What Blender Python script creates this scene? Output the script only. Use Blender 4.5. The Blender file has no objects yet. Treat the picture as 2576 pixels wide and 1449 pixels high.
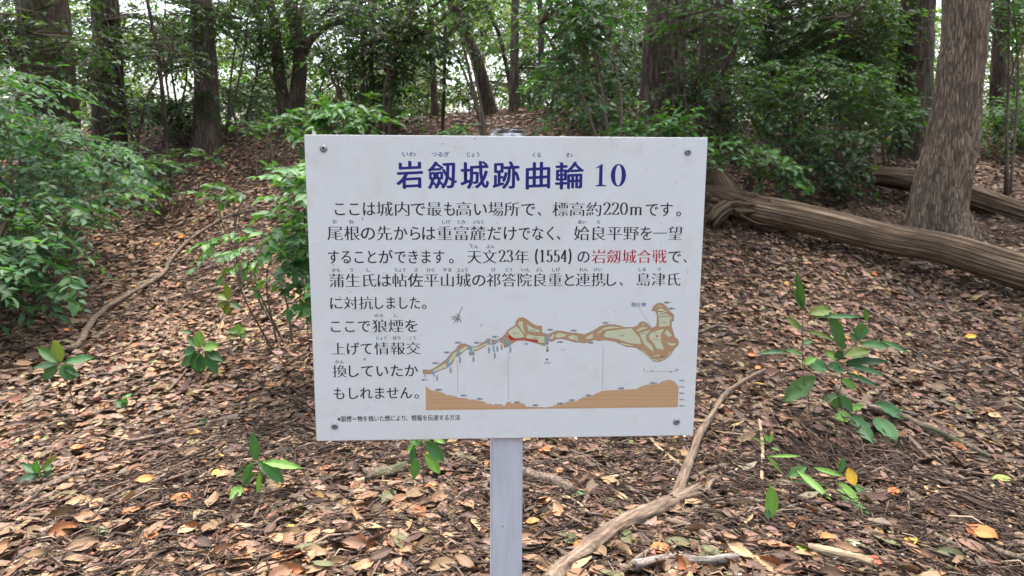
import bpy, bmesh, math, random
import numpy as np
from mathutils import Vector, Matrix

random.seed(7)
RNG = np.random.default_rng(11)
SC = bpy.context.scene
COL = SC.collection
rad = math.radians

# ------------------------------------------------------------------ camera
PITCH = rad(9.72)
CAM_Z = 1.55
FPX = 1874.0                       # focal length for a 2576 px wide picture
cam_data = bpy.data.cameras.new('camera')
cam = bpy.data.objects.new('camera', cam_data)
COL.objects.link(cam)
cam.location = (0, 0, CAM_Z)
cam.rotation_euler = (math.pi / 2 - PITCH, 0, 0)
cam_data.sensor_width = 36
cam_data.lens = 36 * 2854 / 3923
cam_data.clip_start = 0.05
cam_data.clip_end = 2000
cam_data.dof.use_dof = True
cam_data.dof.focus_distance = 1.62
cam_data.dof.aperture_fstop = 11.0
SC.camera = cam

# ------------------------------------------------------------------ light
SUN_EL, SUN_ROT = rad(74), rad(15)
world = bpy.data.worlds.new('World')
SC.world = world
world.use_nodes = True
wn = world.node_tree
bg = wn.nodes['Background']
sky = wn.nodes.new('ShaderNodeTexSky')
sky.sky_type = 'NISHITA'
sky.sun_disc = False
sky.sun_elevation = SUN_EL
sky.sun_rotation = SUN_ROT
sky.air_density = 1.0
sky.dust_density = 6.0
sky.ozone_density = 1.0
hs = wn.nodes.new('ShaderNodeHueSaturation')
hs.inputs['Saturation'].default_value = 0.7
wn.links.new(sky.outputs[0], hs.inputs['Color'])
wn.links.new(hs.outputs[0], bg.inputs[0])
bg.inputs[1].default_value = 0.15
sun_l = bpy.data.lights.new('sun', 'SUN')
sun_l.energy = 0.8
sun_l.angle = rad(20)
sun_l.color = (1.0, 0.96, 0.9)
sun = bpy.data.objects.new('sun', sun_l)
COL.objects.link(sun)
# the sky's sun direction: azimuth measured clockwise from +Y
sd = Vector((math.sin(SUN_ROT) * math.cos(SUN_EL), math.cos(SUN_ROT) * math.cos(SUN_EL), math.sin(SUN_EL)))
sun.rotation_euler = sd.to_track_quat('Z', 'Y').to_euler()
sun.location = (0, -5, 20)
vs = SC.view_settings
vs.view_transform = 'Standard'
vs.look = 'None'
vs.exposure = 2.6
vs.gamma = 1
SC.cycles.max_bounces = 6
SC.cycles.diffuse_bounces = 4
SC.cycles.transmission_bounces = 3

# ------------------------------------------------------------------ small helpers
def tag(o, label=None, cat=None, group=None, kind=None):
    if label: o['label'] = label
    if cat: o['category'] = cat
    if group: o['group'] = group
    if kind: o['kind'] = kind
    return o

def empty(name, loc, label=None, cat=None, group=None):
    o = bpy.data.objects.new(name, None)
    o.empty_display_size = 0.1
    COL.objects.link(o)
    o.location = loc
    return tag(o, label, cat, group)

def link(name, me, mat=None, parent=None, loc=None):
    if mat is not None and len(me.materials) == 0:
        me.materials.append(mat)
    o = bpy.data.objects.new(name, me)
    COL.objects.link(o)
    if parent is not None:
        o.parent = parent
        # vertices are given in world space: undo the parent's own place
        o.matrix_parent_inverse = parent_inv(parent)
    if loc is not None:
        o.location = loc
    return o

def world_of(o):
    if o.parent is None: return o.matrix_basis.copy()
    return world_of(o.parent) @ o.matrix_parent_inverse @ o.matrix_basis
def parent_inv(p):
    return world_of(p).inverted()

def mesh_np(name, V, F, cols=None, smooth=False):
    """V (n,3), F (m,3) int; cols per vertex (n,3)"""
    me = bpy.data.meshes.new(name)
    n, m = len(V), len(F)
    me.vertices.add(n)
    me.vertices.foreach_set('co', np.asarray(V, dtype=np.float32).ravel())
    k = F.shape[1]
    me.loops.add(m * k)
    me.loops.foreach_set('vertex_index', np.asarray(F, dtype=np.int32).ravel())
    me.polygons.add(m)
    me.polygons.foreach_set('loop_start', np.arange(0, m * k, k, dtype=np.int32))
    if smooth:
        me.polygons.foreach_set('use_smooth', np.ones(m, dtype=bool))
    me.update(calc_edges=True)
    if cols is not None:
        at = me.color_attributes.new('Tint', 'FLOAT_COLOR', 'POINT')
        at.data.foreach_set('color', np.c_[cols, np.ones(n)].astype(np.float32).ravel())
    return me

# pixel (in a 2576 x 1449 copy of the picture) -> ray
CP, SP = math.cos(PITCH), math.sin(PITCH)
def ray(u, v):
    x = (u - 1288) / FPX
    y = -(v - 724.6) / FPX
    return np.array([x, CP + y * SP, -SP + y * CP])
def at(u, v, Y):
    r = ray(u, v)
    return np.array([0, 0, CAM_Z]) + r * (Y / r[1])

# ------------------------------------------------------------------ terrain
ctrl_px = [(400,1449,2.35),(400,1200,3.0),(400,1000,3.85),(400,800,5.0),(420,640,6.3),(470,500,7.6),(520,385,8.8),
           (700,345,9.3),(950,330,9.4),(1150,292,9.8),(1350,277,9.8),(1550,283,9.6),(1740,330,9.2),
           (0,1449,2.3),(0,1200,2.9),(0,1000,3.6),(30,760,5.0),(60,640,6.0),(180,520,7.4),
           (900,1449,2.4),(900,1200,3.1),(900,1000,4.0),(1288,1449,2.4),(1288,1200,3.15),(1600,1449,2.4),(1700,1200,3.2),
           (1850,1000,4.1),(1850,800,5.0),(1820,610,6.1),(1900,470,7.2),(2000,400,8.3),
           (2200,1449,2.4),(2300,1200,3.2),(2300,1000,4.0),(2350,800,5.0),(2360,592,6.3),(2250,500,7.4),(2300,400,8.8),(2250,335,9.8),
           (2576,1449,2.35),(2576,1200,3.1),(2576,1000,3.9),(2576,770,5.0),(2560,600,6.3),(2560,480,7.6),(2560,400,8.6)]
ctrl = [at(u, v, Y) for u, v, Y in ctrl_px]
for X in (-4, 0, 4):
    ctrl += [np.array([X, 0.0, 0.0]), np.array([X, -3.0, -0.15])]
ctrl = np.array(ctrl)
def _U(r2):
    return np.where(r2 > 1e-12, r2 * np.log(np.maximum(r2, 1e-12)), 0)
_n = len(ctrl)
_K = _U(((ctrl[:, None, :2] - ctrl[None, :, :2]) ** 2).sum(2)) + np.eye(_n) * 0.6
_P = np.c_[np.ones(_n), ctrl[:, :2]]
_A = np.block([[_K, _P], [_P.T, np.zeros((3, 3))]])
_w = np.linalg.solve(_A, np.r_[ctrl[:, 2], 0, 0, 0])

def vnoise(x, y, seed=0):
    """cheap smooth value noise, vectorised"""
    xi, yi = np.floor(x).astype(np.int64), np.floor(y).astype(np.int64)
    fx, fy = x - xi, y - yi
    fx, fy = fx * fx * (3 - 2 * fx), fy * fy * (3 - 2 * fy)
    def h(a, b):
        s = np.sin(a * 127.1 + b * 311.7 + seed * 74.7) * 43758.5453
        return s - np.floor(s)
    return (h(xi, yi) * (1 - fx) + h(xi + 1, yi) * fx) * (1 - fy) + (h(xi, yi + 1) * (1 - fx) + h(xi + 1, yi + 1) * fx) * fy

def gz(x, y, fine=True):
    x = np.atleast_1d(np.asarray(x, float)); y = np.atleast_1d(np.asarray(y, float))
    xc = np.clip(x, -7.5, 8.0)
    yc = np.clip(y, -3, 9.9)
    r2 = (xc[:, None] - ctrl[None, :, 0]) ** 2 + (yc[:, None] - ctrl[None, :, 1]) ** 2
    z = _U(r2) @ _w[:_n] + _w[_n] + _w[_n + 1] * xc + _w[_n + 2] * yc
    over = np.maximum(y - 9.9, 0)
    z = z - 0.42 * over ** 1.15 * np.clip(over / 2, 0.15, 1)
    side = np.maximum(-x - 5.6, 0)
    z = z - 0.35 * side * np.clip(y / 5, 0, 1)
    z = np.where(over + side > 0, np.maximum(z, -14.0), z)
    if fine:
        z = z + 0.05 * (vnoise(x * 1.6, y * 1.6, 1) - .5) + 0.035 * (vnoise(x * 4.1, y * 4.1, 2) - .5) + 0.018 * (vnoise(x * 11, y * 11, 3) - .5)
        z = z - 0.10 * np.exp(-(((x - 1.50) / .24) ** 2 + ((y - 3.36) / .17) ** 2))     # hollow under the serrated sapling
        z = z + 0.09 * np.exp(-(((x - 1.60) / .42) ** 2 + ((y - 3.72) / .24) ** 2))
    return z
def g1(x, y):
    return float(gz(x, y)[0])
def hit(u, v, Y0=1.2, Y1=12):
    ys = np.linspace(Y0, Y1, 700)
    r = ray(u, v)
    pts = np.array([0, 0, CAM_Z])[None] + r[None] * (ys / r[1])[:, None]
    below = pts[:, 2] <= gz(pts[:, 0], pts[:, 1])
    k = int(np.argmax(below)) if below.any() else len(ys) - 1
    return pts[k]
def gn(x, y, e=0.06):
    dx = (gz(x + e, y) - gz(x - e, y)) / (2 * e)
    dy = (gz(x, y + e) - gz(x, y - e)) / (2 * e)
    n = np.c_[-dx, -dy, np.ones_like(dx)]
    return n / np.linalg.norm(n, axis=1)[:, None]

# ------------------------------------------------------------------ materials
def new_mat(name):
    m = bpy.data.materials.new(name)
    m.use_nodes = True
    nt = m.node_tree
    return m, nt, nt.nodes['Principled BSDF']
def N(nt, typ, **kw):
    n = nt.nodes.new(typ)
    for k, v in kw.items():
        if k.startswith('_'): setattr(n, k[1:], v)
        else: n.inputs[k.replace('__', ' ')].default_value = v
    return n
def ramp(nt, stops, fac=None, mode='LINEAR'):
    r = nt.nodes.new('ShaderNodeValToRGB')
    r.color_ramp.interpolation = mode
    el = r.color_ramp.elements
    el[0].position, el[0].color = stops[0][0], (*stops[0][1], 1)
    el[1].position, el[1].color = stops[-1][0], (*stops[-1][1], 1)
    for p, c in stops[1:-1]:
        e = el.new(p); e.color = (*c, 1)
    if fac is not None: nt.links.new(fac, r.inputs[0])
    return r
def coords(nt, scale=(1, 1, 1), kind='Object'):
    tc = nt.nodes.new('ShaderNodeTexCoord')
    mp = nt.nodes.new('ShaderNodeMapping')
    mp.inputs['Scale'].default_value = scale
    nt.links.new(tc.outputs[kind], mp.inputs[0])
    return mp.outputs[0]

def leaf_material(name, trans, rough, spec=0.5, vein=0.25, tint=(1, 1, 1)):
    m, nt, b = new_mat(name)
    a = nt.nodes.new('ShaderNodeAttribute'); a.attribute_name = 'Tint'
    no = N(nt, 'ShaderNodeTexNoise', Scale=55.0, Detail=3.0)
    nt.links.new(coords(nt), no.inputs['Vector'])
    mr = N(nt, 'ShaderNodeMapRange'); mr.inputs[3].default_value = 1 - vein; mr.inputs[4].default_value = 1 + vein
    nt.links.new(no.outputs[0], mr.inputs[0])
    mx = nt.nodes.new('ShaderNodeVectorMath'); mx.operation = 'SCALE'
    nt.links.new(a.outputs['Color'], mx.inputs[0]); nt.links.new(mr.outputs[0], mx.inputs['Scale'])
    nt.links.new(mx.outputs[0], b.inputs['Base Color'])
    b.inputs['Roughness'].default_value = rough
    b.inputs['Specular IOR Level'].default_value = spec
    bp = N(nt, 'ShaderNodeBump', Strength=0.35, Distance=0.003)
    nt.links.new(no.outputs[0], bp.inputs['Height']); nt.links.new(bp.outputs[0], b.inputs['Normal'])
    if trans > 0:
        tr = nt.nodes.new('ShaderNodeBsdfTranslucent')
        tm = nt.nodes.new('ShaderNodeVectorMath'); tm.operation = 'MULTIPLY'
        tm.inputs[1].default_value = tint
        nt.links.new(mx.outputs[0], tm.inputs[0]); nt.links.new(tm.outputs[0], tr.inputs[0])
        ms = nt.nodes.new('ShaderNodeMixShader'); ms.inputs[0].default_value = trans
        nt.links.new(b.outputs[0], ms.inputs[1]); nt.links.new(tr.outputs[0], ms.inputs[2])
        nt.links.new(ms.outputs[0], nt.nodes['Material Output'].inputs[0])
    return m
M_GREEN = leaf_material('green_leaf', 0.38, 0.52, 0.24, 0.25, (1.9, 2.0, 0.6))
M_GLOSSY = leaf_material('glossy_leaf', 0.28, 0.48, 0.35, 0.15, (1.9, 2.0, 0.6))
M_DEAD = leaf_material('dead_leaf', 0.0, 0.6, 0.35, 0.3)
M_TWIG = leaf_material('twig_bark', 0.0, 0.85, 0.2, 0.35)

def bark(name, c1, c2, c3, sx=14, sz=2.2, bump=0.7, dist=0.02, moss=0.0, mossc=(0.05, 0.07, 0.03), rough=0.9):
    m, nt, b = new_mat(name)
    co = coords(nt, (sx, sx, sz))
    n1 = N(nt, 'ShaderNodeTexNoise', Scale=1.6, Detail=8.0, Roughness=0.65, Distortion=0.6); nt.links.new(co, n1.inputs['Vector'])
    vo = N(nt, 'ShaderNodeTexVoronoi', Scale=1.5, _feature='DISTANCE_TO_EDGE'); 
    w = nt.nodes.new('ShaderNodeVectorMath'); w.operation = 'MULTIPLY_ADD'
    w.inputs[1].default_value = (1.2, 1.2, 1.2)
    nt.links.new(n1.outputs['Color'], w.inputs[0]); nt.links.new(co, w.inputs[2]); nt.links.new(w.outputs[0], vo.inputs['Vector'])
    cr = ramp(nt, [(0.25, c1), (0.5, c2), (0.75, c3)], n1.outputs[0])
    crack = ramp(nt, [(0.0, (0.45, 0.45, 0.45)), (0.16, (1, 1, 1))], vo.outputs['Distance'])
    mu = nt.nodes.new('ShaderNodeMix'); mu.data_type = 'RGBA'; mu.blend_type = 'MULTIPLY'; mu.inputs[0].default_value = 0.9
    nt.links.new(cr.outputs[0], mu.inputs[6]); nt.links.new(crack.outputs[0], mu.inputs[7])
    out = mu.outputs[2]
    big = N(nt, 'ShaderNodeTexNoise', Scale=2.3, Detail=5.0, Roughness=0.7); nt.links.new(coords(nt), big.inputs['Vector'])
    if moss > 0:
        mr = ramp(nt, [(0.62 - moss * .35, (0, 0, 0)), (0.72 - moss * .3, (1, 1, 1))], big.outputs[0])
        mm = nt.nodes.new('ShaderNodeMix'); mm.data_type = 'RGBA'; mm.inputs[7].default_value = (*mossc, 1)
        sc = nt.nodes.new('ShaderNodeMath'); sc.operation = 'MULTIPLY'; sc.inputs[1].default_value = 0.75
        nt.links.new(mr.outputs[0], sc.inputs[0]); nt.links.new(sc.outputs[0], mm.inputs[0]); nt.links.new(out, mm.inputs[6]); out = mm.outputs[2]
    nt.links.new(out, b.inputs['Base Color'])
    ad = nt.nodes.new('ShaderNodeMath'); ad.operation = 'ADD'
    nt.links.new(n1.outputs[0], ad.inputs[0]); nt.links.new(crack.outputs[0], ad.inputs[1])
    bp = N(nt, 'ShaderNodeBump', Strength=bump, Distance=dist)
    nt.links.new(ad.outputs[0], bp.inputs['Height']); nt.links.new(bp.outputs[0], b.inputs['Normal'])
    b.inputs['Roughness'].default_value = rough
    b.inputs['Specular IOR Level'].default_value = 0.25
    return m
M_BARK_MAIN = bark('furrowed_bark', (0.17, 0.12, 0.08), (0.25, 0.185, 0.13), (0.35, 0.27, 0.195), 40, 4.5, 1.0, 0.018, 0.0)
M_BARK_DARK = bark('dark_bark', (0.045, 0.03, 0.022), (0.10, 0.065, 0.05), (0.16, 0.11, 0.085), 12, 2.0, 0.8, 0.03, 0.25)
M_BARK_MID = bark('brown_bark', (0.07, 0.05, 0.035), (0.14, 0.10, 0.075), (0.22, 0.17, 0.125), 14, 2.5, 0.7, 0.02, 0.3)
M_STICK = bark('stick_bark', (0.07, 0.048, 0.035), (0.17, 0.125, 0.095), (0.30, 0.235, 0.18), 30, 30, 0.6, 0.006, 0.2)
M_DEADWOOD = None
def grain_wood(name, c1, c2, c3, axis_scale, bump=0.6, dist=0.01):
    m, nt, b = new_mat(name)
    tc = nt.nodes.new('ShaderNodeUVMap'); tc.uv_map = 'Grain'
    mp = nt.nodes.new('ShaderNodeMapping'); mp.inputs['Scale'].default_value = axis_scale
    nt.links.new(tc.outputs[0], mp.inputs[0])
    n1 = N(nt, 'ShaderNodeTexNoise', Scale=1.0, Detail=9.0, Roughness=0.68, Distortion=0.5); nt.links.new(mp.outputs[0], n1.inputs['Vector'])
    n2 = N(nt, 'ShaderNodeTexNoise', Scale=3.5, Detail=4.0, Roughness=0.6); nt.links.new(coords(nt), n2.inputs['Vector'])
    cr = ramp(nt, [(0.30, c1), (0.50, c2), (0.68, c3)], n1.outputs[0])
    mr = N(nt, 'ShaderNodeMapRange'); mr.inputs[1].default_value = .3; mr.inputs[2].default_value = .7; mr.inputs[3].default_value = 0.65; mr.inputs[4].default_value = 1.2
    nt.links.new(n2.outputs[0], mr.inputs[0])
    vm = nt.nodes.new('ShaderNodeVectorMath'); vm.operation = 'SCALE'
    nt.links.new(cr.outputs[0], vm.inputs[0]); nt.links.new(mr.outputs[0], vm.inputs['Scale'])
    nt.links.new(vm.outputs[0], b.inputs['Base Color'])
    bp = N(nt, 'ShaderNodeBump', Strength=bump, Distance=dist)
    nt.links.new(n1.outputs[0], bp.inputs['Height']); nt.links.new(bp.outputs[0], b.inputs['Normal'])
    b.inputs['Roughness'].default_value = 0.85
    b.inputs['Specular IOR Level'].default_value = 0.25
    return m
M_LOG = grain_wood('weathered_log_wood', (0.03, 0.019, 0.012), (0.145, 0.096, 0.06), (0.37, 0.27, 0.18), (34, 1.5, 1), 1.0, 0.03)
M_DEADWOOD = grain_wood('weathered_branch_wood', (0.06, 0.04, 0.03), (0.17, 0.12, 0.085), (0.33, 0.25, 0.185), (16, 7, 1), 1.0, 0.008)
M_PALEWOOD = grain_wood('pale_split_wood', (0.12, 0.08, 0.05), (0.34, 0.25, 0.155), (0.55, 0.45, 0.31), (9, 8, 1), 0.8, 0.004)
M_MOTTLED = grain_wood('mottled_grey_bark', (0.06, 0.045, 0.04), (0.20, 0.165, 0.14), (0.52, 0.50, 0.48), (5, 14, 1), 0.6, 0.004)

# ------------------------------------------------------------------ leaves
def norm(a):
    return a / np.maximum(np.linalg.norm(a, axis=-1, keepdims=True), 1e-9)
def tmpl(kind):
    """rows: t along, s across (-1..1), fold height, and faces"""
    if kind == 2:
        P = [(0, 0, 0), (.45, -1, .25), (.45, 1, .25), (1, 0, 0)]
        F = [(0, 3, 1), (0, 2, 3)]
    elif kind == 4:
        P = [(0, 0, 0), (.42, -1, .3), (.42, 0, 0), (.42, 1, .3), (1, 0, 0)]
        F = [(0, 2, 1), (0, 3, 2), (1, 2, 4), (2, 3, 4)]
    elif kind == 8:
        P = [(0, 0, 0), (.25, -.8, .3), (.25, 0, 0), (.25, .8, .3), (.6, -.95, .3), (.6, 0, 0), (.6, .95, .3), (1, 0, 0)]
        F = [(0, 2, 1), (0, 3, 2), (1, 2, 5), (1, 5, 4), (2, 3, 6), (2, 6, 5), (4, 5, 7), (5, 6, 7)]
    return np.array(P, float), np.array(F, int)
def fine_leaf(serr=0.0, seed=0, wpos=0.5, holes=0):
    """outline of 9 stations, 48-ish triangles: unit length, unit half width"""
    r = random.Random(seed)
    ts = [0, .06, .16, .28, .40, .52, .64, .76, .87, .95, 1.0]
    P, F = [], []
    rows = []
    for i, t in enumerate(ts):
        if i in (0, len(ts) - 1):
            rows.append([len(P)]); P.append((t, 0, 0)); continue
        w = (math.sin(math.pi * t ** (math.log(.5) / math.log(wpos)))) ** 0.8
        w *= 1 + serr * (1 if i % 2 else -1) + r.uniform(-.05, .05)
        row = []
        for s in (-1, -.5, 0, .5, 1):
            row.append(len(P)); P.append((t + (serr * .05 if abs(s) == 1 and i % 2 else 0), s * w, abs(s) ** 1.3 * .3 + r.uniform(-.03, .03)))
        rows.append(row)
    for a, b_ in zip(rows[:-1], rows[1:]):
        if len(a) == 1:
            F += [(a[0], b_[k + 1], b_[k]) for k in range(4)]
        elif len(b_) == 1:
            F += [(a[k], a[k + 1], b_[0]) for k in range(4)]
        else:
            for k in range(4):
                F += [(a[k], a[k + 1], b_[k + 1]), (a[k], b_[k + 1], b_[k])]
    return np.array(P, float), np.array(F, int)

class Leaves:
    """a bag of leaves: base, direction, normal, length, half width, colour, curl"""
    def __init__(s):
        s.a = []
    def add(s, p, d, n, L, W, c, curl):
        s.a.append((p, d, n, L, W, c, curl))
    def cat(s):
        return [np.concatenate([x[i] for x in s.a]) for i in range(7)]

def leaves_mesh(name, arr, kind):
    p, d, n, L, W, c, curl = arr
    T, F = tmpl(kind)
    d = norm(d)
    b = norm(np.cross(n, d)); n = np.cross(d, b)
    k = len(T)
    t = T[:, 0][None, :, None]; s_ = T[:, 1][None, :, None]; h = T[:, 2][None, :, None]
    V = (p[:, None] + d[:, None] * (t * L[:, None, None]) + b[:, None] * (s_ * W[:, None, None])
         + n[:, None] * (h * W[:, None, None] - (curl * L)[:, None, None] * t * t))
    N_ = len(p)
    FF = (F[None] + (np.arange(N_) * k)[:, None, None]).reshape(-1, 3)
    C = np.repeat(c, k, axis=0)
    return mesh_np(name, V.reshape(-1, 3), FF, C)

def unit_leaf_mesh(name, P, F, col, wr, curl, mat, side_curl=0.0, twist=0.0):
    V = np.stack([P[:, 0], P[:, 1] * wr, P[:, 2] * wr - curl * P[:, 0] ** 2 + side_curl * P[:, 0] * P[:, 1] * wr], 1)
    if twist:
        a = twist * P[:, 0]
        V = np.stack([V[:, 0], V[:, 1] * np.cos(a) - V[:, 2] * np.sin(a), V[:, 1] * np.sin(a) + V[:, 2] * np.cos(a)], 1)
    cols = np.repeat(np.array(col)[None], len(V), 0)
    mid = np.abs(P[:, 1]) < 0.01
    cols[mid] *= 1.18
    me = mesh_np(name, V, F, cols, smooth=True)
    me.materials.append(mat)
    return me

def place_leaf(name, me, parent, p, d, n, L):
    d = Vector(d).normalized(); n = Vector(n)
    b = n.cross(d).normalized(); n = d.cross(b)
    o = bpy.data.objects.new(name, me)
    COL.objects.link(o)
    m = Matrix((( d.x, b.x, n.x, p[0]), (d.y, b.y, n.y, p[1]), (d.z, b.z, n.z, p[2]), (0, 0, 0, 1)))
    o.parent = parent
    o.matrix_basis = parent_inv(parent) @ m @ Matrix.Scale(float(L), 4)
    return o

# tubes --------------------------------------------------------------
def smooth_path(pts, n):
    pts = np.array(pts, float)
    k = len(pts)
    if k == 2:
        t = np.linspace(0, 1, n)[:, None]
        return pts[0] * (1 - t) + pts[1] * t
    out = []
    ext = np.vstack([2 * pts[0] - pts[1], pts, 2 * pts[-1] - pts[-2]])
    for i in np.linspace(0, k - 1 - 1e-9, n):
        j = int(i); f = i - j
        a, b, c, d = ext[j], ext[j + 1], ext[j + 2], ext[j + 3]
        out.append(.5 * ((2 * b) + (-a + c) * f + (2 * a - 5 * b + 4 * c - d) * f * f + (-a + 3 * b - 3 * c + d) * f ** 3))
    return np.array(out)

def tube(path, radii, sides=10, rough=0.08, seed=0, flare=None, ridges=0, ridge_amp=0.05, cap=True, break_ends=0.0, grain=0.0, gk=1.0, gl=1.5):
    """returns V, F(quads as tris), UV per vertex"""
    path = np.array(path, float); n = len(path)
    r = np.random.default_rng(seed)
    T = norm(np.gradient(path, axis=0))
    up = np.array([0, 0, 1.0]) if abs(T[0][2]) < .8 else np.array([0, 1.0, 0])
    A = norm(np.cross(T, up)); B = np.cross(T, A)
    if abs(T[0][2]) >= .8:
        A = norm(np.cross(np.array([0, 1.0, 0])[None], T)); B = np.cross(T, A)
    th = np.linspace(0, 2 * math.pi, sides, endpoint=False)
    cum = np.r_[0, np.cumsum(np.linalg.norm(np.diff(path, axis=0), axis=1))]
    phase = r.uniform(0, 6.28, 4)
    V = np.zeros((n, sides, 3))
    lobes = r.uniform(-1, 1, (sides,))
    for i in range(n):
        rr = radii[i] * (1 + rough * (np.sin(2 * th + phase[0] + cum[i] * 1.3) * .5 + np.sin(3 * th + phase[1] - cum[i] * 2.1) * .4)
                         + rough * .5 * r.uniform(-1, 1, sides))
        if ridges:
            rr = rr * (1 + ridge_amp * np.sin(ridges * th + phase[2] + 1.5 * np.sin(cum[i] * 2.3)))
        if grain:
            ii = np.arange(sides) * gk
            rr = rr * (1 + grain * (vnoise(ii + seed, np.full(sides, cum[i] * gl), 3) - .5) + grain * .6 * (vnoise(ii * .37 + seed, np.full(sides, cum[i] * gl * .5), 5) - .5))
        if flare is not None:
            rr = rr + flare[i] * (0.55 + 0.45 * np.sin(4 * th + phase[3]) + .25 * lobes)
        V[i] = path[i] + A[i] * (rr * np.cos(th))[:, None] + B[i] * (rr * np.sin(th))[:, None]
    if break_ends:
        for e, sg in ((0, -1), (n - 1, 1)):
            V[e] += T[e] * (sg * radii[e] * break_ends * r.uniform(-1, 1.2, sides))[:, None]
    F = []
    for i in range(n - 1):
        for j in range(sides):
            a, b = i * sides + j, i * sides + (j + 1) % sides
            c, d = b + sides, a + sides
            F += [(a, b, c), (a, c, d)]
    V = V.reshape(-1, 3)
    uv = np.stack([np.tile(th / (2 * math.pi), n), np.repeat(cum, sides)], 1)
    if cap:
        for e, rev in ((0, True), (n - 1, False)):
            c = len(V); V = np.vstack([V, path[e]]); uv = np.vstack([uv, [0.5, cum[e]]])
            for j in range(sides):
                a, b = e * sides + j, e * sides + (j + 1) % sides
                F.append((b, a, c) if rev else (a, b, c))
    F = np.array(F)
    F = F[:, ::-1]
    return V, F, uv
class Tubes:
    def __init__(s): s.V, s.F, s.U, s.n = [], [], [], 0
    def add(s, *a, **k):
        V, F, U = tube(*a, **k)
        s.V.append(V); s.F.append(F + s.n); s.U.append(U); s.n += len(V)
        return s
    def build(s, name, mat, parent=None, smooth=True, col=None, scale_uv=1.0):
        V, F, U = np.vstack(s.V), np.vstack(s.F), np.vstack(s.U)
        me = mesh_np(name, V, F, None if col is None else np.repeat(np.array(col)[None], len(V), 0), smooth)
        uvl = me.uv_layers.new(name='Grain')
        vi = np.zeros(len(me.loops), dtype=np.int32); me.loops.foreach_get('vertex_index', vi)
        uvl.data.foreach_set('uv', U[vi].astype(np.float32).ravel())
        return link(name, me, mat, parent)

# fast thin twigs: many 3-sided two-segment sticks in one go
def twigs_mesh(name, A, Mid, Bp, R, cols):
    n = len(A)
    P = np.stack([A, Mid, Bp], 1)                      # n,3,3
    d = norm(Bp - A)
    s = norm(np.cross(d, np.array([0.0, 0.1, 1.0])[None])); t = np.cross(d, s)
    th = np.array([0, 2.094, 4.189])
    ring = s[:, None] * np.cos(th)[None, :, None] + t[:, None] * np.sin(th)[None, :, None]
    rr = np.array([1, .85, .45])
    V = P[:, :, None] + ring[:, None] * (R[:, None] * rr[None])[:, :, None, None]
    F = []
    for i in range(2):
        for j in range(3):
            a, b = i * 3 + j, i * 3 + (j + 1) % 3
            F += [(a, b, b + 3), (a, b + 3, a + 3)]
    F = np.array(F)
    FF = (F[None] + (np.arange(n) * 9)[:, None, None]).reshape(-1, 3)
    return mesh_np(name, V.reshape(-1, 3), FF, np.repeat(cols, 9, 0), True)

# ------------------------------------------------------------------ the ground sheet
def build_ground():
    def axis(lo, hi, step, far, grow=1.25):
        a = list(np.arange(lo, hi + 1e-6, step))
        s, x = step, hi
        while x < far: s *= grow; x += s; a.append(x)
        s, x = step, lo
        pre = []
        while x > -far: s *= grow; x -= s; pre.append(x)
        return np.array(pre[::-1] + a)
    xs = axis(-7.2, 7.2, 0.06, 420); ys = axis(0.9, 11.0, 0.055, 600)
    X, Y = np.meshgrid(xs, ys)
    Z = gz(X.ravel(), Y.ravel())
    V = np.c_[X.ravel(), Y.ravel(), Z]
    nx, ny = len(xs), len(ys)
    i = np.arange(ny - 1)[:, None] * nx + np.arange(nx - 1)[None]
    i = i.ravel()
    F = np.stack([i, i + 1, i + 1 + nx, i + nx], 1)
    me = mesh_np('ground', V, F, None, True)
    m, nt, b = new_mat('forest_soil')
    n1 = N(nt, 'ShaderNodeTexNoise', Scale=9.0, Detail=9.0, Roughness=0.75); nt.links.new(coords(nt), n1.inputs['Vector'])
    n2 = N(nt, 'ShaderNodeTexVoronoi', Scale=42.0); nt.links.new(coords(nt), n2.inputs['Vector'])
    cr = ramp(nt, [(0.3, (0.028, 0.019, 0.014)), (0.55, (0.065, 0.045, 0.034)), (0.75, (0.12, 0.085, 0.06))], n1.outputs[0])
    cr2 = ramp(nt, [(0.0, (0.6, 0.6, 0.6)), (1.0, (1.5, 1.3, 1.1))], n2.outputs['Color'])
    mu = nt.nodes.new('ShaderNodeMix'); mu.data_type = 'RGBA'; mu.blend_type = 'MULTIPLY'; mu.inputs[0].default_value = 1
    nt.links.new(cr.outputs[0], mu.inputs[6]); nt.links.new(cr2.outputs[0], mu.inputs[7])
    nt.links.new(mu.outputs[2], b.inputs['Base Color'])
    bp = N(nt, 'ShaderNodeBump', Strength=0.9, Distance=0.03)
    nt.links.new(n1.outputs[0], bp.inputs['Height']); nt.links.new(bp.outputs[0], b.inputs['Normal'])
    b.inputs['Roughness'].default_value = 0.95
    b.inputs['Specular IOR Level'].default_value = 0.15
    o = link('ground', me, m)
    tag(o, 'dark forest soil rising to a low leafy ridge behind the sign', kind='structure')
    return o
GROUND = build_ground()

PAL = np.array([(0.30, 0.185, 0.125), (0.255, 0.15, 0.105), (0.35, 0.225, 0.145), (0.20, 0.12, 0.085), (0.14, 0.085, 0.062),
                (0.40, 0.275, 0.165), (0.46, 0.355, 0.22), (0.42, 0.17, 0.07), (0.30, 0.20, 0.16), (0.38, 0.31, 0.19),
                (0.095, 0.06, 0.045), (0.50, 0.30, 0.06), (0.24, 0.27, 0.13), (0.27, 0.19, 0.16), (0.36, 0.20, 0.12)])
PAL = PAL * np.array([.86, .79, .68])
PW = np.array([14, 14, 12, 14, 11, 8, 4, 2.2, 12, 4.5, 9, .5, .7, 8, 8], float); PW /= PW.sum()

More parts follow.
